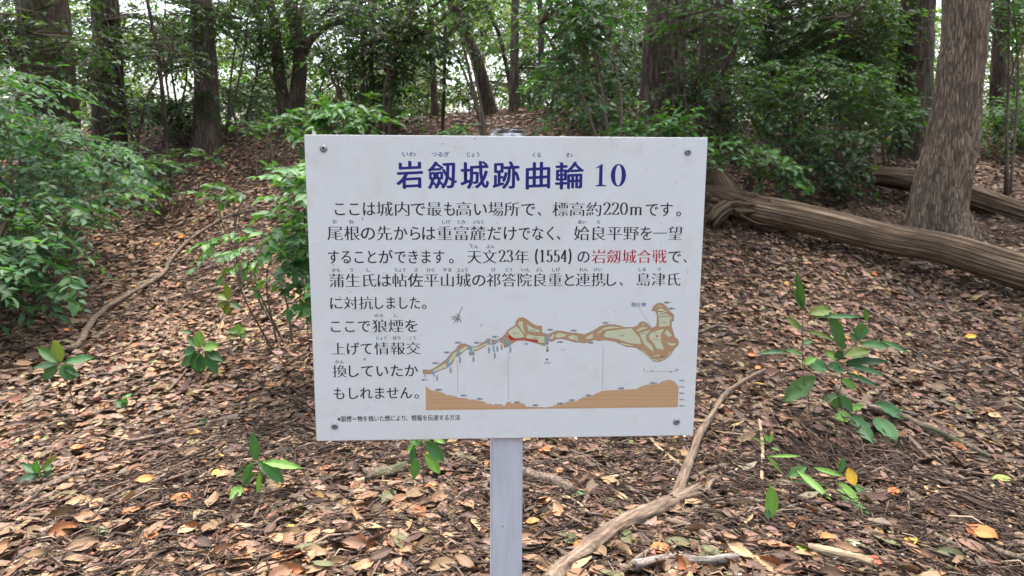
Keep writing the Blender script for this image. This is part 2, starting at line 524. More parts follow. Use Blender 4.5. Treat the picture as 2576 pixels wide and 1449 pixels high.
def lay_dir(x, y, n, spread):
    """which way things lie: they follow the slope, tilting one way left of the sign, the other way right of it"""
    s = np.clip(x / 2.0, -1, 1)
    ang = -0.95 * s + RNG.normal(0, spread, n)
    flip = RNG.integers(0, 2, n) * math.pi
    return ang + flip

def build_litter():
    parts = []
    n = 290000
    Y = 1.7 * (10.8 / 1.7) ** RNG.random(n)            # denser close by
    keep = RNG.random(n) < np.where(Y > 4.2, 1.0, .82)
    X = RNG.uniform(-1, 1, n) * (0.84 * Y + 1.5)
    dens = .42 + 1.0 * vnoise(X * 2.2, Y * 2.2, 9) - .35 * (vnoise(X * .9, Y * .9, 5) > .68)
    hollow = np.exp(-(((X - 1.5) / .25) ** 2 + ((Y - 3.36) / .2) ** 2))
    bare = (X > 3.6) & (Y > 5.5) & (Y < 6.8)
    keep &= RNG.random(n) < dens * (1 - .8 * hollow) * np.where(bare, .25, 1)
    X, Y = X[keep], Y[keep]; n = len(X)
    Z = gz(X, Y); nn = gn(X, Y)
    size = RNG.random(n)
    L = np.where(size < .42, RNG.uniform(.014, .036, n), np.where(size < .90, RNG.uniform(.036, .066, n), RNG.uniform(.066, .105, n)))
    W = L * RNG.uniform(.17, .30, n)
    a = lay_dir(X, Y, n, 1.0 - .5 * np.clip(np.abs(X) / 1.5, 0, 1))
    d = np.c_[np.cos(a), np.sin(a), RNG.normal(0, .22, n)]
    d = d - nn * (d * nn).sum(1)[:, None] * .8
    nrm = nn + RNG.normal(0, .42, (n, 3))
    ci = RNG.choice(len(PAL), n, p=PW)
    c = PAL[ci] * RNG.uniform(.36, 1.2, (n, 1)) * np.where(np.isin(ci, (5, 6, 9))[:, None], .82, 1) * np.interp(Y, [2.4, 4.0, 6.5], [.84, 1.0, 1.18])[:, None] * (1 + RNG.normal(0, .08, (n, 3)))  # brightness gradient painted in: litter darker near the camera, lighter up the bank
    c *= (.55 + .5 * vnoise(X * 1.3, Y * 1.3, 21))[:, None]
    p = np.c_[X, Y, Z + RNG.uniform(.002, .022, n)] - norm(d) * (L * .5)[:, None]
    curl = RNG.normal(.05, .22, n)
    return p, d, nrm, L, W, np.clip(c, .01, .8), curl
lit = build_litter()
_d = np.linalg.norm(lit[0] - np.array([0, 0, CAM_Z]), axis=1)
_show = lit[3] / _d
_uu = lit[0][:, 0] / lit[0][:, 1]
_vis = (np.abs(_uu) < .69) & (lit[0][:, 1] > 2.35) & ~((np.abs(_uu + .015) < .03))
_ord = np.argsort(-np.where(_vis, _show, 0))
big = _ord[:290]
rest = np.setdiff1d(np.arange(len(_d)), big)
near = rest[lit[0][rest, 1] < 4.2]; far = rest[lit[0][rest, 1] >= 4.2]
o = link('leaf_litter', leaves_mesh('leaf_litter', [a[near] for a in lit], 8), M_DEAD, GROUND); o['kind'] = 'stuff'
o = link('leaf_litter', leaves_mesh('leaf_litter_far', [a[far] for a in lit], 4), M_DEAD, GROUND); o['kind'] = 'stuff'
# the leaves that show largest, one by one
dead_vars = []
for k in range(30):
    c = PAL[RNG.choice(len(PAL), p=(PW + np.array([0,0,.05,0,0,.05,.03,.02,0,.03,0,.005,.01,0,.06])) / (1 + .255))] * random.uniform(.45, 1.0)
    P, F = fine_leaf(random.choice([0, 0, .12]), k, random.uniform(.42, .58))
    dead_vars.append(unit_leaf_mesh('fallen_leaf', P, F, c, random.uniform(.17, .27), random.uniform(-.18, .3), M_DEAD, random.uniform(-.3, .3), random.uniform(-.7, .7)))
for i in big:
    place_leaf('fallen_leaf', random.choice(dead_vars), GROUND, lit[0][i] + np.array([0, 0, .012]), lit[1][i], lit[2][i], lit[3][i] * 1.02)

def build_twigs():
    n = 20000
    Y = 1.8 * (9 / 1.8) ** RNG.random(n)
    X = RNG.uniform(-1, 1, n) * (0.74 * Y + .8)
    k = RNG.random(n) < (.25 + 1.1 * (vnoise(X * 1.5, Y * 1.5, 33) > .52))
    X, Y = X[k], Y[k]
    # a tangle of dark rootlets in the hollow and bands left of the post
    for cx, cy, sx, sy, m in ((1.5, 3.34, .30, .13, 900), (-.75, 3.3, .6, .17, 700), (-1.6, 2.8, .7, .14, 450), (-1.1, 2.65, .5, .1, 250), (1.25, 5.7, .5, .3, 260), (.45, 3.0, .4, .15, 250), (2.2, 2.9, .5, .15, 300)):
        X = np.r_[X, RNG.normal(cx, sx, m)]; Y = np.r_[Y, RNG.normal(cy, sy, m)]
    n = len(X)
    L = RNG.uniform(.03, .16, n) * np.where(RNG.random(n) < .12, 2.2, 1)
    a = lay_dir(X, Y, n, .55)
    d = np.c_[np.cos(a), np.sin(a)] * L[:, None]
    R = RNG.uniform(.0015, .0042, n) * np.where(RNG.random(n) < .1, 1.9, 1)
    def P(x, y, dz): return np.c_[x, y, gz(x, y) + dz]
    A = P(X - d[:, 0] / 2, Y - d[:, 1] / 2, RNG.uniform(.005, .035, n))
    B = P(X + d[:, 0] / 2, Y + d[:, 1] / 2, RNG.uniform(.005, .035, n))
    off = RNG.normal(0, .09, n) * L
    Mi = P(X - d[:, 1] / L * off, Y + d[:, 0] / L * off, RNG.uniform(.02, .045, n))
    c = np.array([(.045, .03, .024), (.08, .054, .042), (.15, .105, .08), (.27, .2, .145)])[RNG.choice(4, n, p=[.48, .34, .14, .04])] * RNG.uniform(.7, 1.3, (n, 1))
    o = link('twig_litter', twigs_mesh('twig_litter', A, Mi, B, R, c), M_TWIG, GROUND); o['kind'] = 'stuff'
build_twigs()

# pale wood chips and crumbs
def build_chips():
    n = 20000
    Y = 1.9 * (6.5 / 1.9) ** RNG.random(n); X = RNG.uniform(-1, 1, n) * (.74 * Y + .5)
    k = vnoise(X * 2.1, Y * 2.1, 44) + RNG.normal(0, .2, n) > .45
    X, Y = X[k], Y[k]; n = len(X)
    L = RNG.uniform(.006, .022, n)
    d = norm(RNG.normal(0, 1, (n, 3)) * np.array([1, 1, .4])); nn = norm(gn(X, Y) + RNG.normal(0, .6, (n, 3)))
    c = np.array([(.5, .4, .27), (.36, .27, .18), (.62, .56, .46), (.06, .04, .03)])[RNG.choice(4, n, p=[.22, .25, .06, .47])] * RNG.uniform(.6, 1.1, (n, 1))
    o = link('wood_crumbs', leaves_mesh('wood_crumbs', (np.c_[X, Y, gz(X, Y) + .02], d, nn, L, L * .3, c, np.zeros(n)), 2), M_DEAD, GROUND); o['kind'] = 'stuff'
build_chips()

# ------------------------------------------------------------------ the information sign
SW, SH = 0.80, 0.80 / 1.27
def _rx(a): return Matrix.Rotation(a, 4, 'X')
CAMM = Matrix.Translation((0, 0, CAM_Z)) @ _rx(math.pi / 2 - PITCH)
SIGN = CAMM @ Matrix.Translation((-.008, -.009, -1.528)) @ Matrix.Rotation(rad(.22), 4, 'Z') @ Matrix.Rotation(rad(3.22), 4, 'Y') @ _rx(rad(9.72))
SIGN_I = SIGN.inverted()
def S(P):
    P = np.asarray(P, float)
    M = np.array(SIGN)
    return P @ M[:3, :3].T + M[:3, 3]
def fp(x, y):
    """full-size picture pixel -> point on the sign's face"""
    r = Vector(ray(x / 1.5229, y / 1.5229))
    o = SIGN_I @ Vector((0, 0, CAM_Z)); d = SIGN_I.to_3x3() @ r
    q = o - d * (o.z / d.z)
    return q.x, q.y
def z1(x, y): return fp(1140 + x * .6211, 490 + y * .6211)
def z2(x, y): return fp(1140 + x * .6211, 1100 + y * .6211)
def z3(x, y): return fp(1600 + x * .345, 1140 + y * .345)
def z4(x, y): return fp(2150 + x * .345, 1140 + y * .345)

def paint(name, color, rough=0.45, spec=0.4):
    m, nt, b = new_mat(name)
    b.inputs['Base Color'].default_value = (*color, 1)
    b.inputs['Roughness'].default_value = rough
    b.inputs['Specular IOR Level'].default_value = spec
    return m
M_BLACK = paint('black_print', (0.022, 0.022, 0.026)); M_BLUE = paint('blue_print', (0.016, 0.018, 0.20)); M_RED = paint('red_print', (0.52, 0.02, 0.035))
M_TAN = paint('tan_print', (0.52, 0.31, 0.17)); M_TAN2 = paint('tan_line_print', (0.30, 0.17, 0.09)); M_PALEG = paint('pale_green_print', (0.66, 0.66, 0.44))
M_SKYB = paint('sky_blue_print', (0.17, 0.42, 0.62)); M_STAR = paint('star_print', (0.55, 0.03, 0.14)); M_GREYP = paint('grey_print', (0.12, 0.12, 0.13))
M_ORANGE = paint('profile_print', (0.64, 0.39, 0.21))

def panel_material():
    m, nt, b = new_mat('white_sign_board')
    co = coords(nt)
    n1 = N(nt, 'ShaderNodeTexNoise', Scale=7.0, Detail=8.0, Roughness=0.7); nt.links.new(co, n1.inputs['Vector'])
    n2 = N(nt, 'ShaderNodeTexNoise', Scale=85.0, Detail=3.0); nt.links.new(co, n2.inputs['Vector'])
    n3 = N(nt, 'ShaderNodeTexNoise', Scale=24.0, Detail=2.0); nt.links.new(co, n3.inputs['Vector'])
    base = ramp(nt, [(0.3, (0.76, 0.75, 0.715)), (0.5, (0.80, 0.80, 0.79)), (1.0, (0.82, 0.82, 0.82))], n1.outputs[0])
    sp = ramp(nt, [(0.0, (0.50, 0.42, 0.34)), (0.245, (0.62, 0.56, 0.48)), (0.275, (1, 1, 1))], n2.outputs[0])
    st = ramp(nt, [(0.0, (0.93, 0.90, 0.85)), (0.33, (0.975, 0.96, 0.935)), (0.42, (1, 1, 1))], n3.outputs[0])
    cur = base.outputs[0]
    for k in (sp, st):
        mu = nt.nodes.new('ShaderNodeMix'); mu.data_type = 'RGBA'; mu.blend_type = 'MULTIPLY'; mu.inputs[0].default_value = 1
        nt.links.new(cur, mu.inputs[6]); nt.links.new(k.outputs[0], mu.inputs[7]); cur = mu.outputs[2]
    nt.links.new(cur, b.inputs['Base Color'])
    b.inputs['Roughness'].default_value = 0.42
    b.inputs['Specular IOR Level'].default_value = 0.4
    return m
M_PANEL = panel_material()
def post_material():
    m, nt, b = new_mat('painted_steel_post')
    co = coords(nt)
    n1 = N(nt, 'ShaderNodeTexNoise', Scale=60.0, Detail=5.0, Roughness=0.7); nt.links.new(co, n1.inputs['Vector'])
    n2 = N(nt, 'ShaderNodeTexNoise', Scale=9.0, Detail=4.0); nt.links.new(co, n2.inputs['Vector'])
    sx = nt.nodes.new('ShaderNodeSeparateXYZ'); nt.links.new(co, sx.inputs[0])
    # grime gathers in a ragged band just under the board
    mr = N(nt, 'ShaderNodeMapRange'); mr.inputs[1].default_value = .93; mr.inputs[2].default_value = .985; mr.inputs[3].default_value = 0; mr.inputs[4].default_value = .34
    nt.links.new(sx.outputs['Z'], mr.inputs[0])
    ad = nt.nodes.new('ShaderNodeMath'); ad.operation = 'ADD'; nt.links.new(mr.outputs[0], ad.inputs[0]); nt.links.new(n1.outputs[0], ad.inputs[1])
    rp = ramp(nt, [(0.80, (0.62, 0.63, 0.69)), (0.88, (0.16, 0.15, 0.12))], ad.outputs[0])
    nt.links.new(coords(nt, (6, 6, .8)), n2.inputs['Vector'])
    r2 = ramp(nt, [(0.3, (0.84, 0.83, 0.82)), (0.6, (1, 1, 1))], n2.outputs[0])
    mu = nt.nodes.new('ShaderNodeMix'); mu.data_type = 'RGBA'; mu.blend_type = 'MULTIPLY'; mu.inputs[0].default_value = 1
    nt.links.new(rp.outputs[0], mu.inputs[6]); nt.links.new(r2.outputs[0], mu.inputs[7])
    nt.links.new(mu.outputs[2], b.inputs['Base Color'])
    b.inputs['Roughness'].default_value = 0.5
    return m
M_POST = post_material()
M_RIVET = paint('dull_steel', (0.36, 0.36, 0.37), 0.38, 0.6); M_RIVET.node_tree.nodes['Principled BSDF'].inputs['Metallic'].default_value = 0.85
M_HOLE = paint('rivet_core', (0.03, 0.03, 0.03))

_p = S([(0.005, -SH / 2 - .62, -.03)])[0]
_bz = g1(_p[0], _p[1])
sign = empty('information_sign', (_p[0], _p[1], _bz), 'white Japanese castle information board with blue title and coloured map on a square post', 'sign')

def box_mesh(name, x0, x1, y0, y1, zz0, zz1, bev=0.0008, seg=2):
    bm = bmesh.new()
    bmesh.ops.create_cube(bm, size=1)
    for v in bm.verts:
        v.co = Vector(((x0 + x1) / 2 + v.co.x * (x1 - x0), (y0 + y1) / 2 + v.co.y * (y1 - y0), (zz0 + zz1) / 2 + v.co.z * (zz1 - zz0)))
    bmesh.ops.bevel(bm, geom=bm.edges[:], offset=bev, segments=seg, affect='EDGES')
    bm.transform(SIGN)
    me = bpy.data.meshes.new(name); bm.to_mesh(me); bm.free()
    return me
_pts = [z1(38, 37), z1(2528, 63), z2(118, 950), z2(2443, 915)]
X0, X1 = (_pts[0][0] + _pts[2][0]) / 2, (_pts[1][0] + _pts[3][0]) / 2
Y1_, Y0_ = (_pts[0][1] + _pts[1][1]) / 2, (_pts[2][1] + _pts[3][1]) / 2
panel = link('panel', box_mesh('panel', X0, X1, Y0_, Y1_, -.012, 0, .0011), M_PANEL, sign)
pw = .0345
px = fp(1943, 1690)[0] + .0003
_pl = _bz - .35
_len = (SIGN @ Vector((0, 0, 0))).z - _pl
# hollow-looking post with rounded corners, standing behind the board
link('post', box_mesh('post', px - pw, px + pw, -_len, Y1_ + .011, -.0125 - .06, -.0125, .005, 3), M_POST, sign)
link('post_cap', box_mesh('post_cap', px - pw + .001, px + pw + .003, Y1_ + .0112, Y1_ + .0145, -.075, -.010, .0015, 2), M_POST, sign)

def disc_mesh(name, cx, cy, prof, sides=20):
    """prof: list of (radius, z)"""
    V, F = [], []
    for r, z in prof:
        for k in range(sides):
            a = 2 * math.pi * k / sides
            V.append((cx + r * math.cos(a), cy + r * math.sin(a), z))
    for i in range(len(prof) - 1):
        for k in range(sides):
            a, b = i * sides + k, i * sides + (k + 1) % sides
            F += [(a, b, b + sides), (a, b + sides, a + sides)]
    return mesh_np(name, S(V), np.array(F), None, True)
for k, (x, y) in enumerate([z1(160, 128), z1(2407, 149), z2(229, 858), z2(2338, 830)]):
    rv = link('rivet', disc_mesh('rivet', x, y, [(.0074, .0001), (.0072, .0012), (.0060, .0026), (.0042, .0034), (.0026, .0036), (.0022, .0030)]), M_RIVET, sign)
    link('rivet_core', disc_mesh('rivet_core', x, y, [(.0023, .0031), (.0012, .0031), (.00001, .0031)], 12), M_HOLE, rv)

_hx, _hy = fp(1265 * 1.5229, 1327 * 1.5229)
_hz = SIGN @ Vector((px - .004, _hy * 1.02, -.0122))
link('drill_hole', disc_mesh('drill_hole', px - .008, _hy * 1.008, [(.0016, -.0122), (.0008, -.0122), (.00001, -.0122)], 10), M_HOLE, sign)
# --- lettering: text curves are laid out first and turned into meshes all at once
TXT = []
def text(part, s, xa, xb, base_y, em, conv, xm=None, mode='mincho', vert=False):
    """part name, string, left/right pixel, baseline pixel, em height in pixels"""
    xm = (xa + xb) / 2 if xm is None else xm
    yb = conv(xm, base_y)[1]; yt = conv(xm, base_y - em)[1]
    a, b = conv(xa, base_y)[0], conv(xb, base_y)[0]
    TXT.append((part, s, a, b, yb, yt - yb, mode, vert))

def line(conv, base, em, chunks, xm, part='body_lettering', mode='mincho'):
    for s, a, b in chunks:
        text('red_lettering' if s == '岩劔城合戦' else part, s, a, b, base, em, conv, xm, 'bold' if s == '岩劔城合戦' else mode)
line(z1, 538, 98, [('ここは', 232, 480), ('城内', 487, 690), ('で', 700, 787), ('最', 797, 890), ('も', 905, 970), ('高', 977, 1072), ('い', 1090, 1167), ('場所', 1177, 1368), ('で', 1380, 1465),
     ('標高約', 1572, 1872), ('220', 1882, 2038), ('m', 2046, 2130), ('です', 2147, 2310)], 1290)
line(z1, 687, 98, [('尾根', 185, 385), ('の', 393, 478), ('先', 492, 583), ('から', 597, 757), ('は', 770, 850), ('重富麓', 862, 1160), ('だけ', 1172, 1350), ('でなく', 1365, 1580), ('姶良平野', 1705, 2103), ('を', 2115, 2182), ('一望', 2192, 2370)], 1290)
line(z1, 830, 94, [('すること', 190, 485), ('が', 503, 588), ('できます', 600, 905), ('天文', 1047, 1228), ('23', 1238, 1333), ('年', 1340, 1425), ('(1554)', 1460, 1693), ('の', 1727, 1800), ('岩劔城合戦', 1813, 2275), ('で', 2285, 2362)], 1290)
line(z1, 973, 92, [('蒲生氏', 197, 485), ('は', 495, 578), ('帖佐平山城', 587, 1068), ('の', 1078, 1158), ('祁答院良重', 1165, 1630), ('と', 1648, 1705), ('連携', 1715, 1897), ('し', 1907, 1965), ('島津氏', 2095, 2360)], 1290)
line(z2, 131, 88, [('に', 203, 275), ('対抗', 285, 465), ('しました', 480, 755)], 480)
line(z2, 273, 88, [('ここで', 207, 448), ('狼煙', 462, 653), ('を', 665, 740)], 480)
line(z2, 411, 86, [('上げて', 214, 460), ('情報交', 475, 758)], 480)
line(z2, 549, 86, [('換', 217, 305), ('していたか', 318, 743)], 480)
line(z2, 685, 84, [('もしれません', 225, 706)], 480)
for conv, b, em, xs in ((z1, 538, 98, [(1481, 1503)]), (z1, 687, 98, [(1599, 1621)]), (z1, 830, 94, [(2379, 2400)]), (z1, 973, 92, [(1985, 2006)])):
    for a, c in xs: text('body_lettering', '、', a, c, b, em, conv, 1290)
for conv, b, em, a, c, xm in ((z1, 538, 98, 2336, 2364, 1290), (z1, 830, 94, 935, 962, 1290), (z2, 131, 88, 768, 795, 480), (z2, 685, 84, 722, 748, 480)):
    text('body_lettering', '。', a, c, b, em, conv, xm)
line(z2, 823, 38, [('※狼煙＝物を焼いた煙により', 247, 665), ('、', 669, 678), ('情報を伝達する方法', 703, 1002)], 620, 'footnote_lettering', 'plain')
R = [(z1, 178, 34, 'title_ruby', [('いわ', 647, 728), ('つるぎ', 828, 935), ('じょう', 1045, 1122), ('くる', 1450, 1500), ('わ', 1657, 1695)], 1200),
     (z1, 590, 27, 'ruby', [('お', 217, 243), ('ね', 318, 346), ('しげ', 893, 943), ('とみ', 987, 1035), ('ふもと', 1080, 1150), ('あい', 1730, 1780), ('ら', 1846, 1866)], 1290),
     (z1, 742, 27, 'ruby', [('てん', 1063, 1113), ('ぶん', 1162, 1215)], 1290),
     (z1, 885, 27, 'ruby', [('かも', 213, 263), ('う', 323, 343), ('し', 428, 448), ('ちょう', 600, 663), ('さ', 720, 742), ('ひら', 797, 845), ('やま', 897, 950), ('じょう', 990, 1048), ('け', 1197, 1222), ('どう', 1283, 1323), ('いん', 1380, 1430), ('よし', 1473, 1513), ('しげ', 1570, 1620), ('れん', 1738, 1790), ('けい', 1827, 1878), ('しま', 2103, 2148), ('づ', 2217, 2240)], 1290),
     (z2, 185, 25, 'ruby', [('のろ', 475, 527), ('し', 597, 617)], 480), (z2, 324, 25, 'ruby', [('じょう', 488, 548), ('ほう', 590, 635), ('こう', 690, 728)], 480), (z2, 468, 25, 'ruby', [('かん', 232, 285)], 480)]
for conv, b, em, kind, ch, xm in R:
    for s, a, c in ch:
        text('title_reading_lettering' if kind == 'title_ruby' else 'reading_lettering', s, a, c, b, em, conv, xm, 'plain')
for s, a, b in (('岩', 610, 775), ('劔', 803, 985), ('城', 1005, 1180), ('跡', 1203, 1370), ('曲', 1407, 1557), ('輪', 1588, 1765)):
    text('title_lettering', s, a + 3, b - 3, 360, 180, z1, 1200, 'title')
text('location_lettering', '現在地', 2057, 2148, 120, 31, z2, None, 'bold')
for n, x, y in ((18, 993, 342), (17, 1110, 342), (16, 1221, 306), (19, 925, 402), (20, 852, 468), (1, 1345, 284), (22, 1452, 268), (2, 1471, 314), (3, 1560, 262), (5, 1703, 267), (4, 1620, 338), (6, 1810, 342), (7, 1900, 219), (8, 2000, 298), (9, 2130, 285), (10, 2208, 321), (11, 2260, 216), (12, 2252, 165), (13, 2308, 131), (14, 2282, 94), (21, 2262, 432),
                (20, 872, 632), (18, 1027, 668), (17, 1126, 688), (1, 1355, 710), (2, 1468, 728), (4, 1620, 716), (5, 1692, 696), (6, 1795, 667), (8, 1996, 624), (10, 2196, 591)):
    h = 14 + 5 * (n > 9) / 2
    text('map_lettering', '曲輪%d' % n, x - h - 3, x + h + 3, y + 6, 14, z2, None, 'plain')
for n, y in ((220, 576), (210, 615), (200, 654), (190, 693), (180, 732)): text('map_lettering', '%dm' % n, 2354, 2386, y + 5, 13, z2, None, 'plain')
for s, x, y in (('土塁', 1407, 349), ('大手口', 1540, 467), ('搦手口', 785, 571)): text('map_lettering', s, x - 6 * len(s), x + 6 * len(s), y + 6, 14, z2, None, 'plain')
for n, x, y in ((10, 860, 560), (9, 944, 512), (8, 1002, 448), (7, 1085, 445), (6, 1180, 388), (5, 1216, 422), (4, 1232, 380), (3, 1258, 370), (2, 1312, 385), (1, 1541, 380)):
    for k, s in enumerate(('空', '堀', str(n))): text('map_lettering', s, x - 6, x + 6, y - 6 + k * 12, 13, z2, None, 'plain')
text('map_lettering', '0', 2135, 2142, 513, 13, z2, None, 'plain'); text('map_lettering', '50m', 2328, 2352, 514, 13, z2, None, 'plain')

NIB = {   # centre lines of serif figures in a unit cell (x 0..1 wide, y 0..1 high)
 '0': [[(.5 + .36 * math.sin(t * math.pi / 8), .5 - .48 * math.cos(t * math.pi / 8)) for t in range(17)]],
 '1': [[(.5, 0), (.5, 1)], [(.2, .02), (.8, .02)], [(.25, .84), (.5, .97)]],
 '2': [[(.16, .74), (.2, .9), (.45, .98), (.72, .9), (.78, .72), (.66, .5), (.38, .24), (.14, .05)], [(.12, .04), (.5, .05), (.84, .04)], [(.84, .04), (.88, .2)]],
 '3': [[(.18, .8), (.28, .94), (.5, .98), (.72, .88), (.74, .7), (.62, .56), (.4, .52)], [(.4, .52), (.66, .47), (.8, .3), (.74, .1), (.5, .01), (.28, .05), (.16, .18)]],
 '4': [[(.62, 0), (.62, 1)], [(.62, .98), (.35, .62), (.1, .3)], [(.1, .29), (.9, .29)], [(.42, .02), (.82, .02)]],
 '5': [[(.28, .96), (.78, .97)], [(.28, .96), (.24, .52)], [(.24, .52), (.45, .6), (.68, .54), (.79, .33), (.72, .1), (.48, .01), (.26, .05), (.16, .17)]],
 'm': [[(.14, 0), (.14, .62)], [(.14, .48), (.28, .62), (.42, .6), (.47, .46), (.47, 0)], [(.47, .48), (.62, .62), (.76, .6), (.81, .46), (.81, 0)], [(.04, .015), (.24, .015)], [(.38, .015), (.57, .015)], [(.71, .015), (.92, .015)], [(.03, .6), (.14, .62)]],
 '(': [[(.7, 1.08), (.42, .8), (.34, .45), (.42, .1), (.7, -.18)]], ')': [[(.3, 1.08), (.58, .8), (.66, .45), (.58, .1), (.3, -.18)]]}
def nib_glyph(ch, x0, x1, yb, em):
    h = em * .80; w = x1 - x0; V, F = [], []
    for j, pl in enumerate(NIB[ch]):
        P = smooth_path([(x0 + p[0] * w, yb + p[1] * h, 0) for p in pl], max(6, 3 * len(pl)))[:, :2] if len(pl) > 2 else np.array([(x0 + p[0] * w, yb + p[1] * h) for p in pl])
        T = norm(np.gradient(P, axis=0)); Nn = np.stack([-T[:, 1], T[:, 0]], 1)
        hw = em * (.021 + .040 * np.abs(T[:, 1]) ** 2)
        b = len(V)
        for i in range(len(P)):
            V += [(*(P[i] + Nn[i] * hw[i]), .00012 + .00003 * j), (*(P[i] - Nn[i] * hw[i]), .00012 + .00003 * j)]
        for i in range(len(P) - 1): F += [(b + 2 * i, b + 2 * i + 1, b + 2 * i + 3), (b + 2 * i, b + 2 * i + 3, b + 2 * i + 2)]
    return np.array(V), np.array(F)
def glyph_bank():
    chars = sorted({c for t in TXT if t[6] in ('mincho', 'bold') for c in t[1] if c not in NIB})
    objs = {}
    for c_ in chars:
        for off in (0, -.010, -.017):
            c = bpy.data.curves.new('lettering', 'FONT'); c.body = c_; c.size = 1; c.resolution_u = 3; c.offset = off
            o = bpy.data.objects.new('lettering', c); COL.objects.link(o); objs[c_, off] = o
    dg = bpy.context.evaluated_depsgraph_get()
    got = {}
    for k, o in objs.items():
        me = bpy.data.meshes.new_from_object(o.evaluated_get(dg), depsgraph=dg)
        n = len(me.vertices); V = np.zeros(n * 3); me.vertices.foreach_get('co', V); V = V.reshape(-1, 3)
        me.calc_loop_triangles(); F = np.zeros(len(me.loop_triangles) * 3, dtype=np.int32); me.loop_triangles.foreach_get('vertices', F); F = F.reshape(-1, 3)
        bpy.data.meshes.remove(me)
        A = np.abs(np.cross(V[F[:, 1]] - V[F[:, 0]], V[F[:, 2]] - V[F[:, 0]])[:, 2]).sum() / 2
        got[k] = (V, F, A)
    for o in objs.values():
        c = o.data; bpy.data.objects.remove(o); bpy.data.curves.remove(c)
    bank = {}
    for c_ in chars:
        a0 = got[c_, 0][2]
        pick = (got[c_, 0], 0)
        if not (0x3040 <= ord(c_) < 0x3100) and c_ != '佐':
            r1, r2 = got[c_, -.010][2] / a0, got[c_, -.017][2] / a0
            if .62 < r1 < .90: pick = (got[c_, -.010], .010)
            if .62 < r1 < .90 and .42 < r2 < .82 and abs((1 - r2) / max(1 - r1, 1e-3) - 1.7) < .16: pick = (got[c_, -.017], .017)
        bank[c_] = (pick[0][0], pick[0][1], pick[1], got[c_, 0][0])
    return bank

